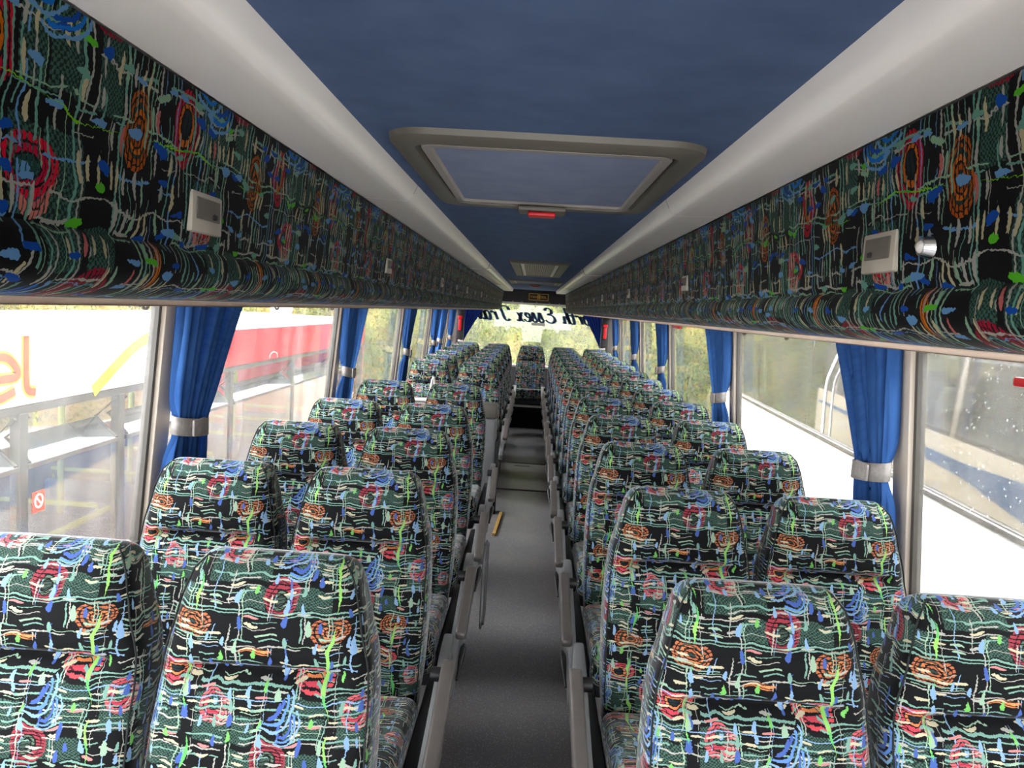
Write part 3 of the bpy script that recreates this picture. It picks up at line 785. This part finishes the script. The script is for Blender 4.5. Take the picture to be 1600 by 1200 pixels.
ARM = {s: arm_mesh(s) for s in (-1, 1)}; COVER = {s: cover_mesh(s) for s in (-1, 1)}; HUB = {s: hub_mesh(s) for s in (-1, 1)}; LEVER = {s: lever_mesh(s) for s in (-1, 1)}
GAP_FILL = {s: rbox('gap_filler', *sorted((s * .2135, s * .2515)), -.62, .02, .345, .47, .01, 2) for s in (-1, 1)}  # black box added to fill the gap beside the cushion and keep it dark
SEATS = 'patterned coach seats'
def seat(x, y, label, aisle=0, pedestal=True):
    r = thing('coach_seat', label, 'seat', (x, y, 0), 0, SEATS)
    b_ = link('backrest', BACK, 'seat_fabric', r)
    for pm in PIPE: link('piping', pm, 'piping_cloth', b_)
    link('cushion', CUSH, 'seat_fabric', r)
    link('seat_pan', SHELL, 'seat_shell', r)
    if pedestal: link('leg', LEG, 'leg_metal', r)
    if aisle:
        c_ = link('side_cover', COVER[aisle], 'side_plastic', r)
        link('recline_lever', LEVER[aisle], 'black_plastic', c_)
        link('gap_filler', GAP_FILL[aisle], 'black_plastic', r)
        a_ = link('armrest', ARM[aisle], 'arm_plastic', r)
        link('hub', HUB[aisle], 'black_plastic', a_)
    return r
XA, XW, SY0, SP = .467, .911, 1.476, .80
def row_y(i): return SY0 + SP * i
for i in range(12):
    y = row_y(i)
    seat(XA, y, 'multicoloured fabric aisle seat, right of the aisle, %s row back' % ORD[i], -1)
    seat(XW, y, 'multicoloured fabric seat by the right windows, %s row back' % ORD[i])
for i in range(5):
    y = row_y(i) + (.27 if i == 4 else 0)
    seat(-XA, y, 'multicoloured fabric aisle seat, left of the aisle, %s row back' % ORD[i], 1)
    seat(-XW, y, 'multicoloured fabric seat by the left windows, %s row back' % ORD[i])
for i in range(7, 12):
    seat(-XA, row_y(i), 'multicoloured fabric aisle seat, left side, %s row behind the grey partition' % ORD[i - 7], 1)
    seat(-XW, row_y(i), 'multicoloured fabric seat by left windows, %s row behind the grey partition' % ORD[i - 7])
yr = row_y(12)
for x, lab in ((-XW, 'left corner seat of the rear bench, below the rear window'), (-XA, 'rear bench seat just left of the single middle seat'), (0, 'single middle seat of the rear bench, facing straight down the aisle'),
               (XA, 'rear bench seat just right of the single middle seat'), (XW, 'right corner seat of the rear bench, below the rear window')):
    seat(x * (1.0 if x else 1) + (.008 if x == 0 else 0), yr, lab, 0, False)
# ------------------------------------------------------------------ curtains
def curtain_side(sgn, y, side, label, wt=.44, wk=.23, seed=0):
    """gathered curtain tied back beside a pillar; hangs from the rack to the sill"""
    rng = random.Random(seed); NU, NV = 72, 34
    ztop, zbot = 1.572, SILL + .01
    cu = thing('curtain', label, 'curtain', (0, 0, 0), 0, 'blue window curtains')
    ph = rng.uniform(0, 6); npl = 8 + rng.random()
    vs_, fs = [], []
    for j in range(NV + 1):
        t = j / NV; z = ztop + (zbot - ztop) * t
        zt = 1.13
        if z > zt:
            q = (z - zt) / (ztop - zt); k_ = q ** 1.25
            ya, yb = .012 * (1 - k_) + .0 * k_, wk + (wt - wk) * k_
        else:
            q = (zt - z) / (zt - zbot); k_ = q ** .6
            ya, yb = .012 - .012 * k_, wk + .03 * k_
        tie = math.exp(-((z - zt) / .07) ** 2)
        for i in range(NU + 1):
            s_ = i / NU
            yy = y + ya + (yb - ya) * s_ + .012 * math.sin(2 * math.pi * npl * s_ + ph + 1.57) * (1 - .6 * tie)
            fold = 1.5 * (abs(math.sin(math.pi * npl * s_ + ph)) - .5) + .35 * math.sin(2 * math.pi * npl * 2.3 * s_ + 1.3 * ph + z * 2)
            amp = (.026 + .014 * (1 - t)) * (1 - .55 * tie)
            x = xg(z) - .078 + amp * fold - .012 * tie
            vs_.append((sgn * x, yy, z))
    for j in range(NV):
        for i in range(NU):
            a = j * (NU + 1) + i; fs.append((a, a + 1, a + NU + 2, a + NU + 1))
    link('cloth', mesh('cloth', vs_, fs, smooth=True), 'curtain_blue', cu)
    zt = 1.13; cyy = y + .012 + (wk - .012) / 2; hw = (wk - .012) / 2 + .018
    pts = [(sgn * (xg(zt) - .090 + .036 * math.cos(a)), cyy + hw * math.sin(a), zt - .016 * math.sin(a) + .006 * math.cos(a)) for a in np.linspace(0, 2 * math.pi, 25)[:-1]]
    vs2, fs2 = [], []
    for p in pts:
        for dz, o_ in ((-.031, 0), (.031, 0)): vs2.append((p[0], p[1], p[2] + dz))
    n = len(pts)
    for i in range(n):
        fs2.append((2 * i, 2 * ((i + 1) % n), 2 * ((i + 1) % n) + 1, 2 * i + 1))
    me = mesh('tieback', vs2, fs2, smooth=True)
    bm = bmesh.new(); bm.from_mesh(me); bmesh.ops.recalc_face_normals(bm, faces=bm.faces[:]); bmesh.ops.solidify(bm, geom=bm.faces[:], thickness=.005); bm.to_mesh(me); bm.free()
    tb = link('tieback', me, 'tieback_cloth', cu)
    link('strap_end', rbox('strap_end', *sorted((sgn * (xg(zt) - .136), sgn * (xg(zt) - .127))), cyy - .075, cyy + .02, zt - .026, zt + .030, .004, 2), 'tieback_cloth', tb)

LW = ['nearest pillar', 'second pillar', 'third pillar', 'fourth pillar', 'fifth pillar']
for i, y in enumerate(PL[2:]):
    curtain_side(-1, y + PW * .12, 'left', 'blue pleated curtain tied back with a grey band, left side, %s' % LW[i], seed=i, wt=(.45, .37, .37, .34, .28)[i])
for i, y in enumerate(PR[2:]):
    curtain_side(1, y + PW * .12, 'right', 'blue pleated curtain tied back with a grey band, right side, %s' % LW[i], seed=20 + i, wt=(.42, .37, .36, .34, .30)[i])
curtain_side(-1, 9.86, 'left', 'narrow blue curtain tied with a grey band, left side, between the fourth and fifth pillars', seed=40, wt=.42)

def rear_curtain(sgn, label):
    cu = thing('rear_curtain', label, 'curtain', (0, 0, 0), 0, 'navy rear window curtains')
    NU, NV = 48, 24; vs_, fs = [], []
    for j in range(NV + 1):
        t = j / NV; z = 1.69 - .62 * t
        xi = .62 + .40 * (t ** .75) * 1.0; xo = 1.015
        for i in range(NU + 1):
            s_ = i / NU; x = xo + (xi - xo) * s_
            vs_.append((sgn * x, Y1 - .155 + .014 * math.sin(s_ * 34 + t * 2) * (1 - .4 * t), z))
    for j in range(NV):
        for i in range(NU):
            a = j * (NU + 1) + i; fs.append((a, a + 1, a + NU + 2, a + NU + 1))
    link('cloth', mesh('rear_cloth', vs_, fs, smooth=True), 'curtain_navy', cu)
    link('tie', tube('tie', [(sgn * 1.015, Y1 - .19, 1.085), (sgn * 1.05, Y1 - .195, 1.08), (sgn * 1.085, Y1 - .17, 1.09)], .016, 8), 'tieback_cloth', cu)
rear_curtain(-1, 'dark blue curtain swept aside at the left edge of the rear window')
rear_curtain(1, 'dark blue curtain swept aside at the right edge of the rear window')

# ------------------------------------------------------------------ script lettering on the rear window, seen from behind
SC = {'N': ([[(0, .08), (.06, 0), (.13, .2), (.22, .95), (.30, .92), (.45, .12), (.52, .0), (.58, .3), (.68, .9), (.78, 1.0)]], .78),
      'o': ([[(.2, .48), (.06, .38), (.03, .18), (.14, 0), (.28, .06), (.34, .28), (.26, .46), (.18, .48), (.30, .40), (.42, .42)]], .40),
      'r': ([[(.02, .02), (.06, .25), (.09, .46)], [(.06, .22), (.13, .38), (.22, .47), (.30, .40)]], .31),
      't': ([[(.16, .92), (.10, .3), (.10, .06), (.18, 0), (.30, .1)], [(-.04, .58), (.14, .56), (.30, .62)]], .30),
      'h': ([[(.0, .1), (.10, .6), (.17, 1.0), (.10, 1.0), (.06, .6), (.02, 0)], [(.04, .2), (.14, .44), (.24, .46), (.24, .2), (.24, .04), (.36, .08)]], .38),
      'E': ([[(.46, .82), (.36, 1.0), (.18, .92), (.16, .68), (.34, .56), (.14, .50), (.03, .24), (.14, .02), (.34, .02), (.48, .2)]], .54),
      's': ([[(.0, .06), (.10, .22), (.18, .52), (.22, .34), (.25, .12), (.16, .0), (.04, .05)], [(.2, .02), (.32, .1)]], .31),
      'e': ([[(.02, .18), (.16, .24), (.24, .36), (.18, .48), (.07, .42), (.03, .2), (.10, .02), (.22, .02), (.34, .14)]], .33),
      'x': ([[(.02, .44), (.10, .46), (.17, .24), (.24, .02), (.36, .08)], [(.33, .46), (.25, .42), (.10, .04), (.0, .02)]], .37),
      'T': ([[(.02, .72), (.06, .92), (.24, 1.0), (.48, .90), (.70, 1.0)], [(.42, .94), (.34, .5), (.26, .08), (.14, 0), (.04, .12)]], .60),
      'a': ([[(.28, .42), (.16, .49), (.04, .30), (.06, .04), (.16, .02), (.26, .24), (.30, .48), (.26, .12), (.32, .0), (.40, .08)]], .39),
      'v': ([[(.0, .40), (.06, .47), (.09, .2), (.13, .02), (.22, .16), (.28, .44), (.24, .5), (.36, .42)]], .35),
      'l': ([[(.0, .1), (.12, .6), (.17, .98), (.10, .98), (.06, .5), (.07, .06), (.14, 0), (.24, .08)]], .24)}
lt = thing('window_lettering', 'dark blue script lettering across the top of the rear window, seen mirrored', 'lettering', (0, 0, 0))
pen = 0.0; tot = sum(SC[c][1] for c in 'NorthEssexTravel') + .56
SX = 2.16 / tot; SZ = .215; XR = 1.13
for ch in 'North Essex Travel':
    if ch == ' ': pen += .28; continue
    st_, adv = SC[ch]
    hs = 1.25 if ch in 'orsexav' else 1.0
    strokes = [[(p.x, p.y * hs) for p in smooth_path([(a, b_) for a, b_ in s_], 5)] for s_ in st_]
    T3 = lambda x, y, d, pen=pen: (XR - (pen + x + .16 * y) * SX, Y1 - .034 - d, 1.425 + y * SZ)
    T4 = lambda x, y, d, pen=pen: (XR - (pen + x + .16 * y) * SX, Y1 - .0325 - d * .4, 1.425 + y * SZ)
    lo = link('letter', ribbon('letter', strokes, .125, T3, .002, (math.radians(20), .5)), 'navy_vinyl', lt)
    link('letter_outline', ribbon('letter_outline', strokes, .185, T4, .001, (math.radians(20), .6)), 'cyan_vinyl', lo)
    pen += adv
tag(link('window_sticker', rbox('window_sticker', -.02, .185, Y1 - .038, Y1 - .034, 1.372, 1.415, .001, 1), 'light_grey'), 'small pale notice stuck under the lettering on the rear window', 'sticker')

# ------------------------------------------------------------------ smaller fittings
for sgn, lab in ((-1, 'red emergency hammer on the dark post left of the rear window'), (1, 'red emergency hammer on the dark post right of the rear window')):
    hm = thing('emergency_hammer', lab, 'hammer', (sgn * 1.075, Y1 - .145, 1.24), 0, 'red emergency hammers')
    link('handle', rbox('handle', -.022, .022, -.03, -.005, 0, .17, .009, 2), 'red_plastic', hm)
    link('head', rbox('head', -.034, .034, -.036, -.004, .172, .215, .008, 2), 'red_plastic', hm)
    link('bracket', rbox('bracket', -.028, .028, -.0045, .004, -.01, .2, .003, 1), 'black_plastic', hm)
def red_tag(y, z, w_, lab):
    hm = thing('emergency_hammer', lab, 'hammer', (xg(z) - .03, y, z), 0, 'red emergency hammers')
    link('handle', rbox('handle', -.02, .0, -w_, w_, -.016, .008, .006, 2), 'red_plastic', hm)
    link('bracket', rbox('bracket', .0005, .02, -w_ * .5, w_ * .5, -.01, .02, .003, 1), 'black_plastic', hm)
red_tag(6.50, 1.535, .15, 'red emergency hammer under the rack beside the third pillar on the right')
red_tag(1.88, 1.50, .06, 'red emergency hammer on the nearest right window, cut by the picture edge')
for i, (sgn, y) in enumerate(((-1, 2.25), (-1, 3.42), (-1, 4.36), (1, 4.2), (1, 3.5))):
    nm = ['left window before the nearest curtain', 'left window just beyond the nearest curtain', 'left window just before the second curtain', 'right window beside the second curtain', 'right window just beyond the nearest curtain'][i]
    hk = thing('coat_hook', 'tiny dark hook under the luggage rack, ' + nm, 'hook', (sgn * 1.14, y, 1.573), 0, 'hooks under the racks')
    link('base', rbox('base', -.012, .012, -.016, .016, -.006, 0, .002, 1), 'gasket', hk)
    link('hook', tube('hook', smooth_path([(0, 0, -.005), (0, 0, -.02), (-sgn * .004, .0, -.032), (-sgn * .012, 0, -.036), (-sgn * .018, 0, -.027)], 4), .005, 6), 'gasket', hk)

# grey partition at the stairwell behind the fifth row on the left
pt = thing('stairwell_partition', 'pale grey partition behind the fifth row, left of the aisle', 'partition', (0, 6.0, 0))
link('panel', rbox('panel', -1.20, -.36, -.03, .03, .02, .845, .012, 3), 'light_grey', pt)
link('top_cap', rbox('top_cap', -1.20, -.37, -.05, .05, .846, .868, .010, 3), 'light_grey', pt)
eb = link('end_post', rbox('end_post', -.36, -.232, -.06, .06, .0, .75, .02, 3), 'side_plastic', pt)
link('post_top', rbox('post_top', -.362, -.230, -.065, .065, .752, .862, .012, 3), 'rim_plastic', eb)
link('kick_strip', rbox('kick_strip', -.2315, -.205, -.05, .05, .0, .58, .008, 2), 'black_plastic', eb)
link('grab_handle', tube('grab_handle', smooth_path([(-.765, 0, .866), (-.760, 0, .94), (-.748, 0, 1.025), (-.738, 0, 1.025), (-.724, 0, .94), (-.718, 0, .866)], 5), .010, 8), 'light_grey', pt)

# stick of pale wood on the aisle floor and a wire litter-bag frame
wd = tag(link('wood_strip', rbox('wood_strip', -.012, .012, -.30, .30, 0, .02, .002, 1), 'wood', loc=(-.170, 5.66, .001), rot=(0, 0, math.radians(-2.5))), 'strip of pale wood lying on the floor at the left of the aisle', 'wood strip')
lb = thing('litter_frame', 'bent wire litter-bag frame hanging beside the third aisle seat on the left', 'wire frame', (-.158, 3.68, .0))
for k_, (a, b_) in enumerate(((0, .0), (.05, .035))):
    link('wire_loop', tube('wire_loop', smooth_path([(a * .2, -.25 + a, .45), (a * .3, -.27 + a, .22), (a * .2, -.20 + a, .12), (a * .2, .0, .11), (a * .2, .06 - a, .20), (a * .2, .05 - a, .46)], 5, True), .004, 6, True), 'leg_metal', lb)
for yy in (-.24, .04):
    link('bracket', rbox('bracket', -.0235, -.003, yy - .006, yy + .006, .44, .452, .001, 1), 'leg_metal', lb)
link('wire_bar', tube('wire_bar', [(0, -.25, .45), (.0, .05, .46)], .004, 6), 'leg_metal', lb)
# ------------------------------------------------------------------ outside
GZ = -1.25
tag(link('ground', rbox('ground', -45, 45, -30, 60, GZ - .1, GZ, 0), 'asphalt'), kind='structure')

# single-deck bus parked on the left
bx = -2.2
bus = thing('parked_bus', 'white and red single-deck bus parked alongside, seen through the left windows', 'bus', (0, 0, 0))
BY0, BY1 = -1.6, 10.2
roof = [(bx + .002, 1.300), (bx - .010, 1.330), (bx - .05, 1.345), (bx - .3, 1.355), (bx - 1.25, 1.360), (bx - 2.1, 1.345), (bx - 2.36, 1.31), (bx - 2.46, 1.24), (bx - 2.5, 1.05)]
link('roof', sweep('bus_roof', roof, BY0, BY1, 2.0), 'white_paint', bus)
link('cantrail', rbox('cantrail', bx - .05, bx, BY0, BY1, 1.055, 1.305, .004), 'white_paint', bus)
red = [(5.26, 1.057), (5.28, 1.15), (5.33, 1.226), (5.40, 1.28), (5.50, 1.315), (5.7, 1.325), (10.195, 1.325), (10.195, 1.057)]
link('red_panel', prism('red_panel', red, 0, bx + .0005, bx + .004), 'red_paint', bus)
link('end_wall', rbox('end_wall', bx - 2.5, bx, BY1 - .06, BY1 - .001, GZ + .25, 1.335, .02), 'red_paint', bus)
link('lower_body', rbox('lower_body', bx - .06, bx, BY0, BY1 - .06, GZ + .25, -.08, .02), 'red_paint', bus)
link('far_side', rbox('far_side', bx - 2.5, bx - 2.44, BY0, BY1 - .06, GZ + .25, .10, .02), 'light_grey', bus)
link('bus_floor', rbox('bus_floor', bx - 2.44, bx - .06, BY0, BY1 - .06, -.95, -.90, 0), 'seat_shell', bus)
link('header_strip', rbox('header_strip', bx - .045, bx - .004, BY0, BY1 - .06, 1.015, 1.054, .003), 'gasket', bus)
bays = [(-1.5, .45), (.52, 1.88), (1.95, 3.30), (3.36, 4.12), (4.20, 5.68), (5.75, 7.18), (7.25, 8.70), (8.77, 10.1)]
for (a, b_) in bays:
    wn_ = link('bus_window', mesh('bus_pane', [(bx - .012, a, -.07), (bx - .012, b_, -.07), (bx - .012, b_, .775), (bx - .012, a, .775)], [(0, 1, 2, 3)]), 'bus_glass', bus)
    link('transom', rbox('transom', bx - .02, bx - .001, a, b_, .762, .785, .002, 1), 'gasket', wn_)
    h_ = prism('hopper', [(bx - .006, .786), (bx - .120, .892), (bx - .124, .888), (bx - .010, .782)], 1, a + .03, b_ - .03)
    link('hopper_pane', h_, 'hopper_glass', wn_)
    for yy in (a + .02, b_ - .02):
        link('hopper_stay', tube('hopper_stay', [(bx - .008, yy, .79), (bx - .12, yy, .895), (bx - .010, yy, 1.0)], .008, 6), 'gasket', wn_)
    link('window_post', rbox('window_post', bx - .05, bx - .002, b_, b_ + .06, -.08, 1.02, .004, 1), 'gasket', wn_)
    far = link('far_pane', mesh('far_pane', [(bx - 2.46, a, .1), (bx - 2.46, b_, .1), (bx - 2.46, b_, 1.05), (bx - 2.46, a, 1.05)], [(0, 1, 2, 3)]), 'bus_glass', wn_)
for y in (2.75, 3.28, 4.05, 4.75, 5.6, 6.6, 7.6):
    link('pole', tube('pole', [(bx - .72, y, -.9), (bx - .70, y, 1.1)], .02, 10), 'handrail_yellow', bus)
link('handrail', tube('handrail', [(bx - .10, 3.2, .36), (bx - .10, 4.3, .36)], .018, 10), 'handrail_yellow', bus)
sb = prism('bus_seat', [(-.02, -.5), (.38, -.52), (.40, -.42), (.08, -.40), (.02, .28), (-.08, .30)], 0, bx - 1.0, bx - .14, .03, 2)
for y in (2.2, 3.1, 4.3, 5.1, 5.9, 6.8, 7.7, 8.6):
    s_ = link('bus_seat', sb, 'bus_seat_blue', bus, loc=(0, y, 0))
    link('grab_rail', tube('grab_rail', [(bx - .95, -.03, .28), (bx - .95, -.05, .36), (bx - .2, -.05, .36), (bx - .2, -.03, .28)], .015, 8), 'handrail_yellow', s_)
whl = None
for y in (-.2, 7.9):
    bm = bmesh.new(); bmesh.ops.create_cone(bm, cap_ends=True, segments=28, radius1=.48, radius2=.48, depth=.26, matrix=Matrix.Translation((bx - .16, y, GZ + .48)) @ Matrix.Rotation(math.pi / 2, 4, 'Y'))
    wl = link('wheel', bm_mesh('wheel', bm), 'rubber', bus)
    bm = bmesh.new(); bmesh.ops.create_cone(bm, cap_ends=True, segments=20, radius1=.26, radius2=.22, depth=.03, matrix=Matrix.Translation((bx - .02, y, GZ + .48)) @ Matrix.Rotation(math.pi / 2, 4, 'Y'))
    link('hub', bm_mesh('wheel_hub', bm), 'light_grey', wl)
S3 = lambda y, z, d: (bx + .001 + d, y, z)
S4 = lambda y, z, d: (bx + .0005 + d * .4, y, z)
ye = smooth_path([(3.86, 1.062), (3.96, 1.115), (4.10, 1.19), (4.25, 1.26), (4.38, 1.305), (4.52, 1.325)], 4)
link('yellow_swoosh', ribbon('yellow_swoosh', [[(p.x, p.y) for p in ye]], .062, S3, .003), 'yellow_paint', bus)
el = [('e', [[(3.06, 1.185), (3.27, 1.185), (3.25, 1.245), (3.18, 1.275), (3.10, 1.255), (3.055, 1.19), (3.08, 1.125), (3.16, 1.10), (3.26, 1.125)]]),
      ('l', [[(3.335, 1.36), (3.335, 1.17), (3.35, 1.12), (3.40, 1.105)]])]
for nm, ss in el:
    strokes = [[(p.x, p.y) for p in smooth_path(s_, 5)] for s_ in ss]
    l_ = link('letter', ribbon('letter', strokes, .036, S3, .004), 'orange_paint', bus)
    link('letter_outline', ribbon('letter_outline', strokes, .056, S4, .004), 'yellow_paint', l_)
ns = link('no_smoking_sign', rbox('no_smoking_sign', bx - .011, bx - .008, 3.395, 3.485, .548, .645, .001, 1), 'orange_paint', bus)
N3 = lambda y, z, d: (bx - .0078 + d, y, z)
cy_, cz_ = 3.44, .60
link('symbol', ribbon('symbol', [[(cy_ + .028 * math.cos(t), cz_ + .030 * math.sin(t)) for t in np.linspace(0, 2 * math.pi, 17)], [(cy_ - .02, cz_ + .02), (cy_ + .02, cz_ - .02)]], .009, N3, .002), 'white_paint', ns)
link('roof_mark', ribbon('roof_mark', [[(p.x, p.y) for p in smooth_path([(6.50, 1.065), (6.52, 1.10), (6.60, 1.115), (6.68, 1.10), (6.70, 1.063)], 5)]], .008, lambda y, z, d: (bx + .0045 + d, y, z), .002), 'white_paint', bus)

# white coach parked on the right, standing at a slight angle
co_ = thing('parked_coach', 'white coach with dark tinted windows parked alongside, seen through the right windows', 'coach', (2.06, 0, 0), -.0625)
link('lower_body', rbox('coach_lower', 0, 2.5, -3.0, 11.2, GZ + .3, .668, .03), 'white_paint', co_)
link('window_gasket', rbox('window_gasket', -.006, .03, -2.9, 11.1, .67, .715, .004), 'gasket', co_)
link('gasket_trim', rbox('gasket_trim', -.009, -.002, -2.9, 11.1, .696, .704, .001, 1), 'light_grey', co_)
link('roof', rbox('coach_roof', .02, 2.48, -2.9, 11.0, 1.90, 2.12, .08, 3), 'white_paint', co_)
for (a, b_) in ((-2.85, -.62), (-.60, 1.28), (1.30, 2.93), (2.95, 5.0), (5.02, 7.0), (7.02, 9.05), (9.07, 11.05)):
    p_ = link('tinted_window', rbox('tinted_window', .012, .06, a, b_, .69, 1.90, .003, 1), 'coach_glass', co_)
link('far_windows', rbox('far_windows', 2.40, 2.44, -2.8, 11.0, .69, 1.90, 0), 'coach_glass', co_)
link('interior', rbox('coach_interior', .3, 2.2, -2.8, 10.8, .669, 1.5, .0), 'seat_shell', co_)
for dy in (0, -.19):
    arc_ = smooth_path([(6.10 + dy, 1.62), (6.27 + dy, 1.445), (6.45 + dy, 1.27), (6.56 + dy, 1.11), (6.55 + dy, .72)], 5)
    link('curved_moulding', ribbon('curved_moulding', [[(p.x, p.y) for p in arc_]], .045 if dy == 0 else .02, lambda y, z, d: (.010 - d, y, z), .006), 'light_grey', co_)
for y in (-1.4, 6.9):
    bm = bmesh.new(); bmesh.ops.create_cone(bm, cap_ends=True, segments=28, radius1=.5, radius2=.5, depth=.3, matrix=Matrix.Translation((.14, y, GZ + .5)) @ Matrix.Rotation(math.pi / 2, 4, 'Y'))
    link('wheel', bm_mesh('coach_wheel', bm), 'rubber', co_)

# tall hedges round the yard: dense banks of leaves over a rough core
def hedge(name, path, h, mat, label, seed, n=16000, leaf=.062, depth=1.1):
    rg = np.random.default_rng(seed)
    P = [np.array(p, float) for p in path]; seg = [np.linalg.norm(b_ - a) for a, b_ in zip(P, P[1:])]; L = sum(seg); cum = np.concatenate([[0], np.cumsum(seg)])
    t_ = thing(name, label, 'hedge', (0, 0, 0), 0, 'tall hedges around the yard')
    def pos(s):
        i = np.clip(np.searchsorted(cum, s, 'right') - 1, 0, len(seg) - 1); i = np.atleast_1d(i); s = np.atleast_1d(s)
        A = np.array(P)[i]; B = np.array(P)[i + 1]; f = ((s - cum[i]) / np.array(seg)[i])[:, None]
        d = (B - A) / np.array(seg)[i][:, None]; nrm = np.stack([d[:, 1], -d[:, 0]], 1)       # towards the coach
        return A + (B - A) * f, nrm
    def bulge(s, z):
        return .42 * np.sin(1.7 * s + seed) * np.sin(1.25 * z + .6 * s) + .25 * np.sin(4.1 * s + 2.3 * z + seed) + .16 * np.sin(7.7 * s - 5.2 * z)
    def top(s): return h + .5 * np.sin(.9 * s + seed) + .3 * np.sin(2.7 * s)
    # core
    ns, nz_ = int(L / .3), 20; vs_, fs = [], []
    for i in range(ns + 1):
        s = L * i / ns; c, nr = pos(s); H = float(top(s))
        for j in range(nz_ + 1):
            z = H * j / nz_; o_ = (depth * .55 + float(bulge(s, z)) * .9) * math.sqrt(max(0.0, 1 - (j / nz_) ** 4)) - .15
            vs_.append((c[0, 0] + nr[0, 0] * o_, c[0, 1] + nr[0, 1] * o_, GZ + z))
    for i in range(ns):
        for j in range(nz_):
            a = i * (nz_ + 1) + j; fs.append((a, a + nz_ + 1, a + nz_ + 2, a + 1))
    link('inner_foliage', mesh('hedge_core', vs_, fs, smooth=True), mat, t_)
    s = rg.uniform(0, L, n); z = rg.uniform(.02, 1, n) * top(s); c, nr = pos(s)
    o_ = (depth * .55 + bulge(s, z) * .9) * np.sqrt(np.maximum(0, 1 - (z / top(s)) ** 4)) - .15 + rg.uniform(.0, .42, n)
    Q0 = np.concatenate([c + nr * o_[:, None], (GZ + z)[:, None]], 1)
    a = rg.normal(size=(n, 3)); a[:, 2] -= .4; a /= np.linalg.norm(a, axis=1, keepdims=True)
    b2 = np.cross(a, rg.normal(size=(n, 3))); b2 /= np.linalg.norm(b2, axis=1, keepdims=True)
    sz = (leaf * rg.uniform(.5, 1.35, n))[:, None]
    Q = np.stack([Q0 - a * sz * .7, Q0 + b2 * sz * .32, Q0 + a * sz * .7, Q0 - b2 * sz * .32], 1).reshape(-1, 3)
    me = bpy.data.meshes.new('leaves'); me.vertices.add(4 * n); me.vertices.foreach_set('co', Q.astype(np.float32).ravel())
    me.loops.add(4 * n); me.loops.foreach_set('vertex_index', np.arange(4 * n, dtype=np.int32))
    me.polygons.add(n); me.polygons.foreach_set('loop_start', np.arange(0, 4 * n, 4, dtype=np.int32)); me.update(calc_edges=True)
    tag(link('leaves', me, mat, t_), kind='stuff')
hedge('hedge', [(-5.2, 17.2), (-1.5, 17.4), (2.0, 17.2), (5.2, 16.4)], 5.2, 'leaf_yellowgreen', 'tall yellow-green hedge filling the rear window', 3, 60000)
hedge('hedgerow', [(-16.5, 3.0), (-14.0, 9.0), (-10.5, 15.0), (-5.8, 17.2)], 4.6, 'leaf_yellowgreen', 'yellow-green hedge behind the red and white bus, beyond the left windows', 5, 60000)
hedge('leafy_hedge', [(5.8, 16.2), (8.6, 13.6), (11.5, 9.5), (13.0, 3.0)], 5.4, 'leaf_green', 'green hedge beyond the right windows, behind the white coach', 8, 60000)
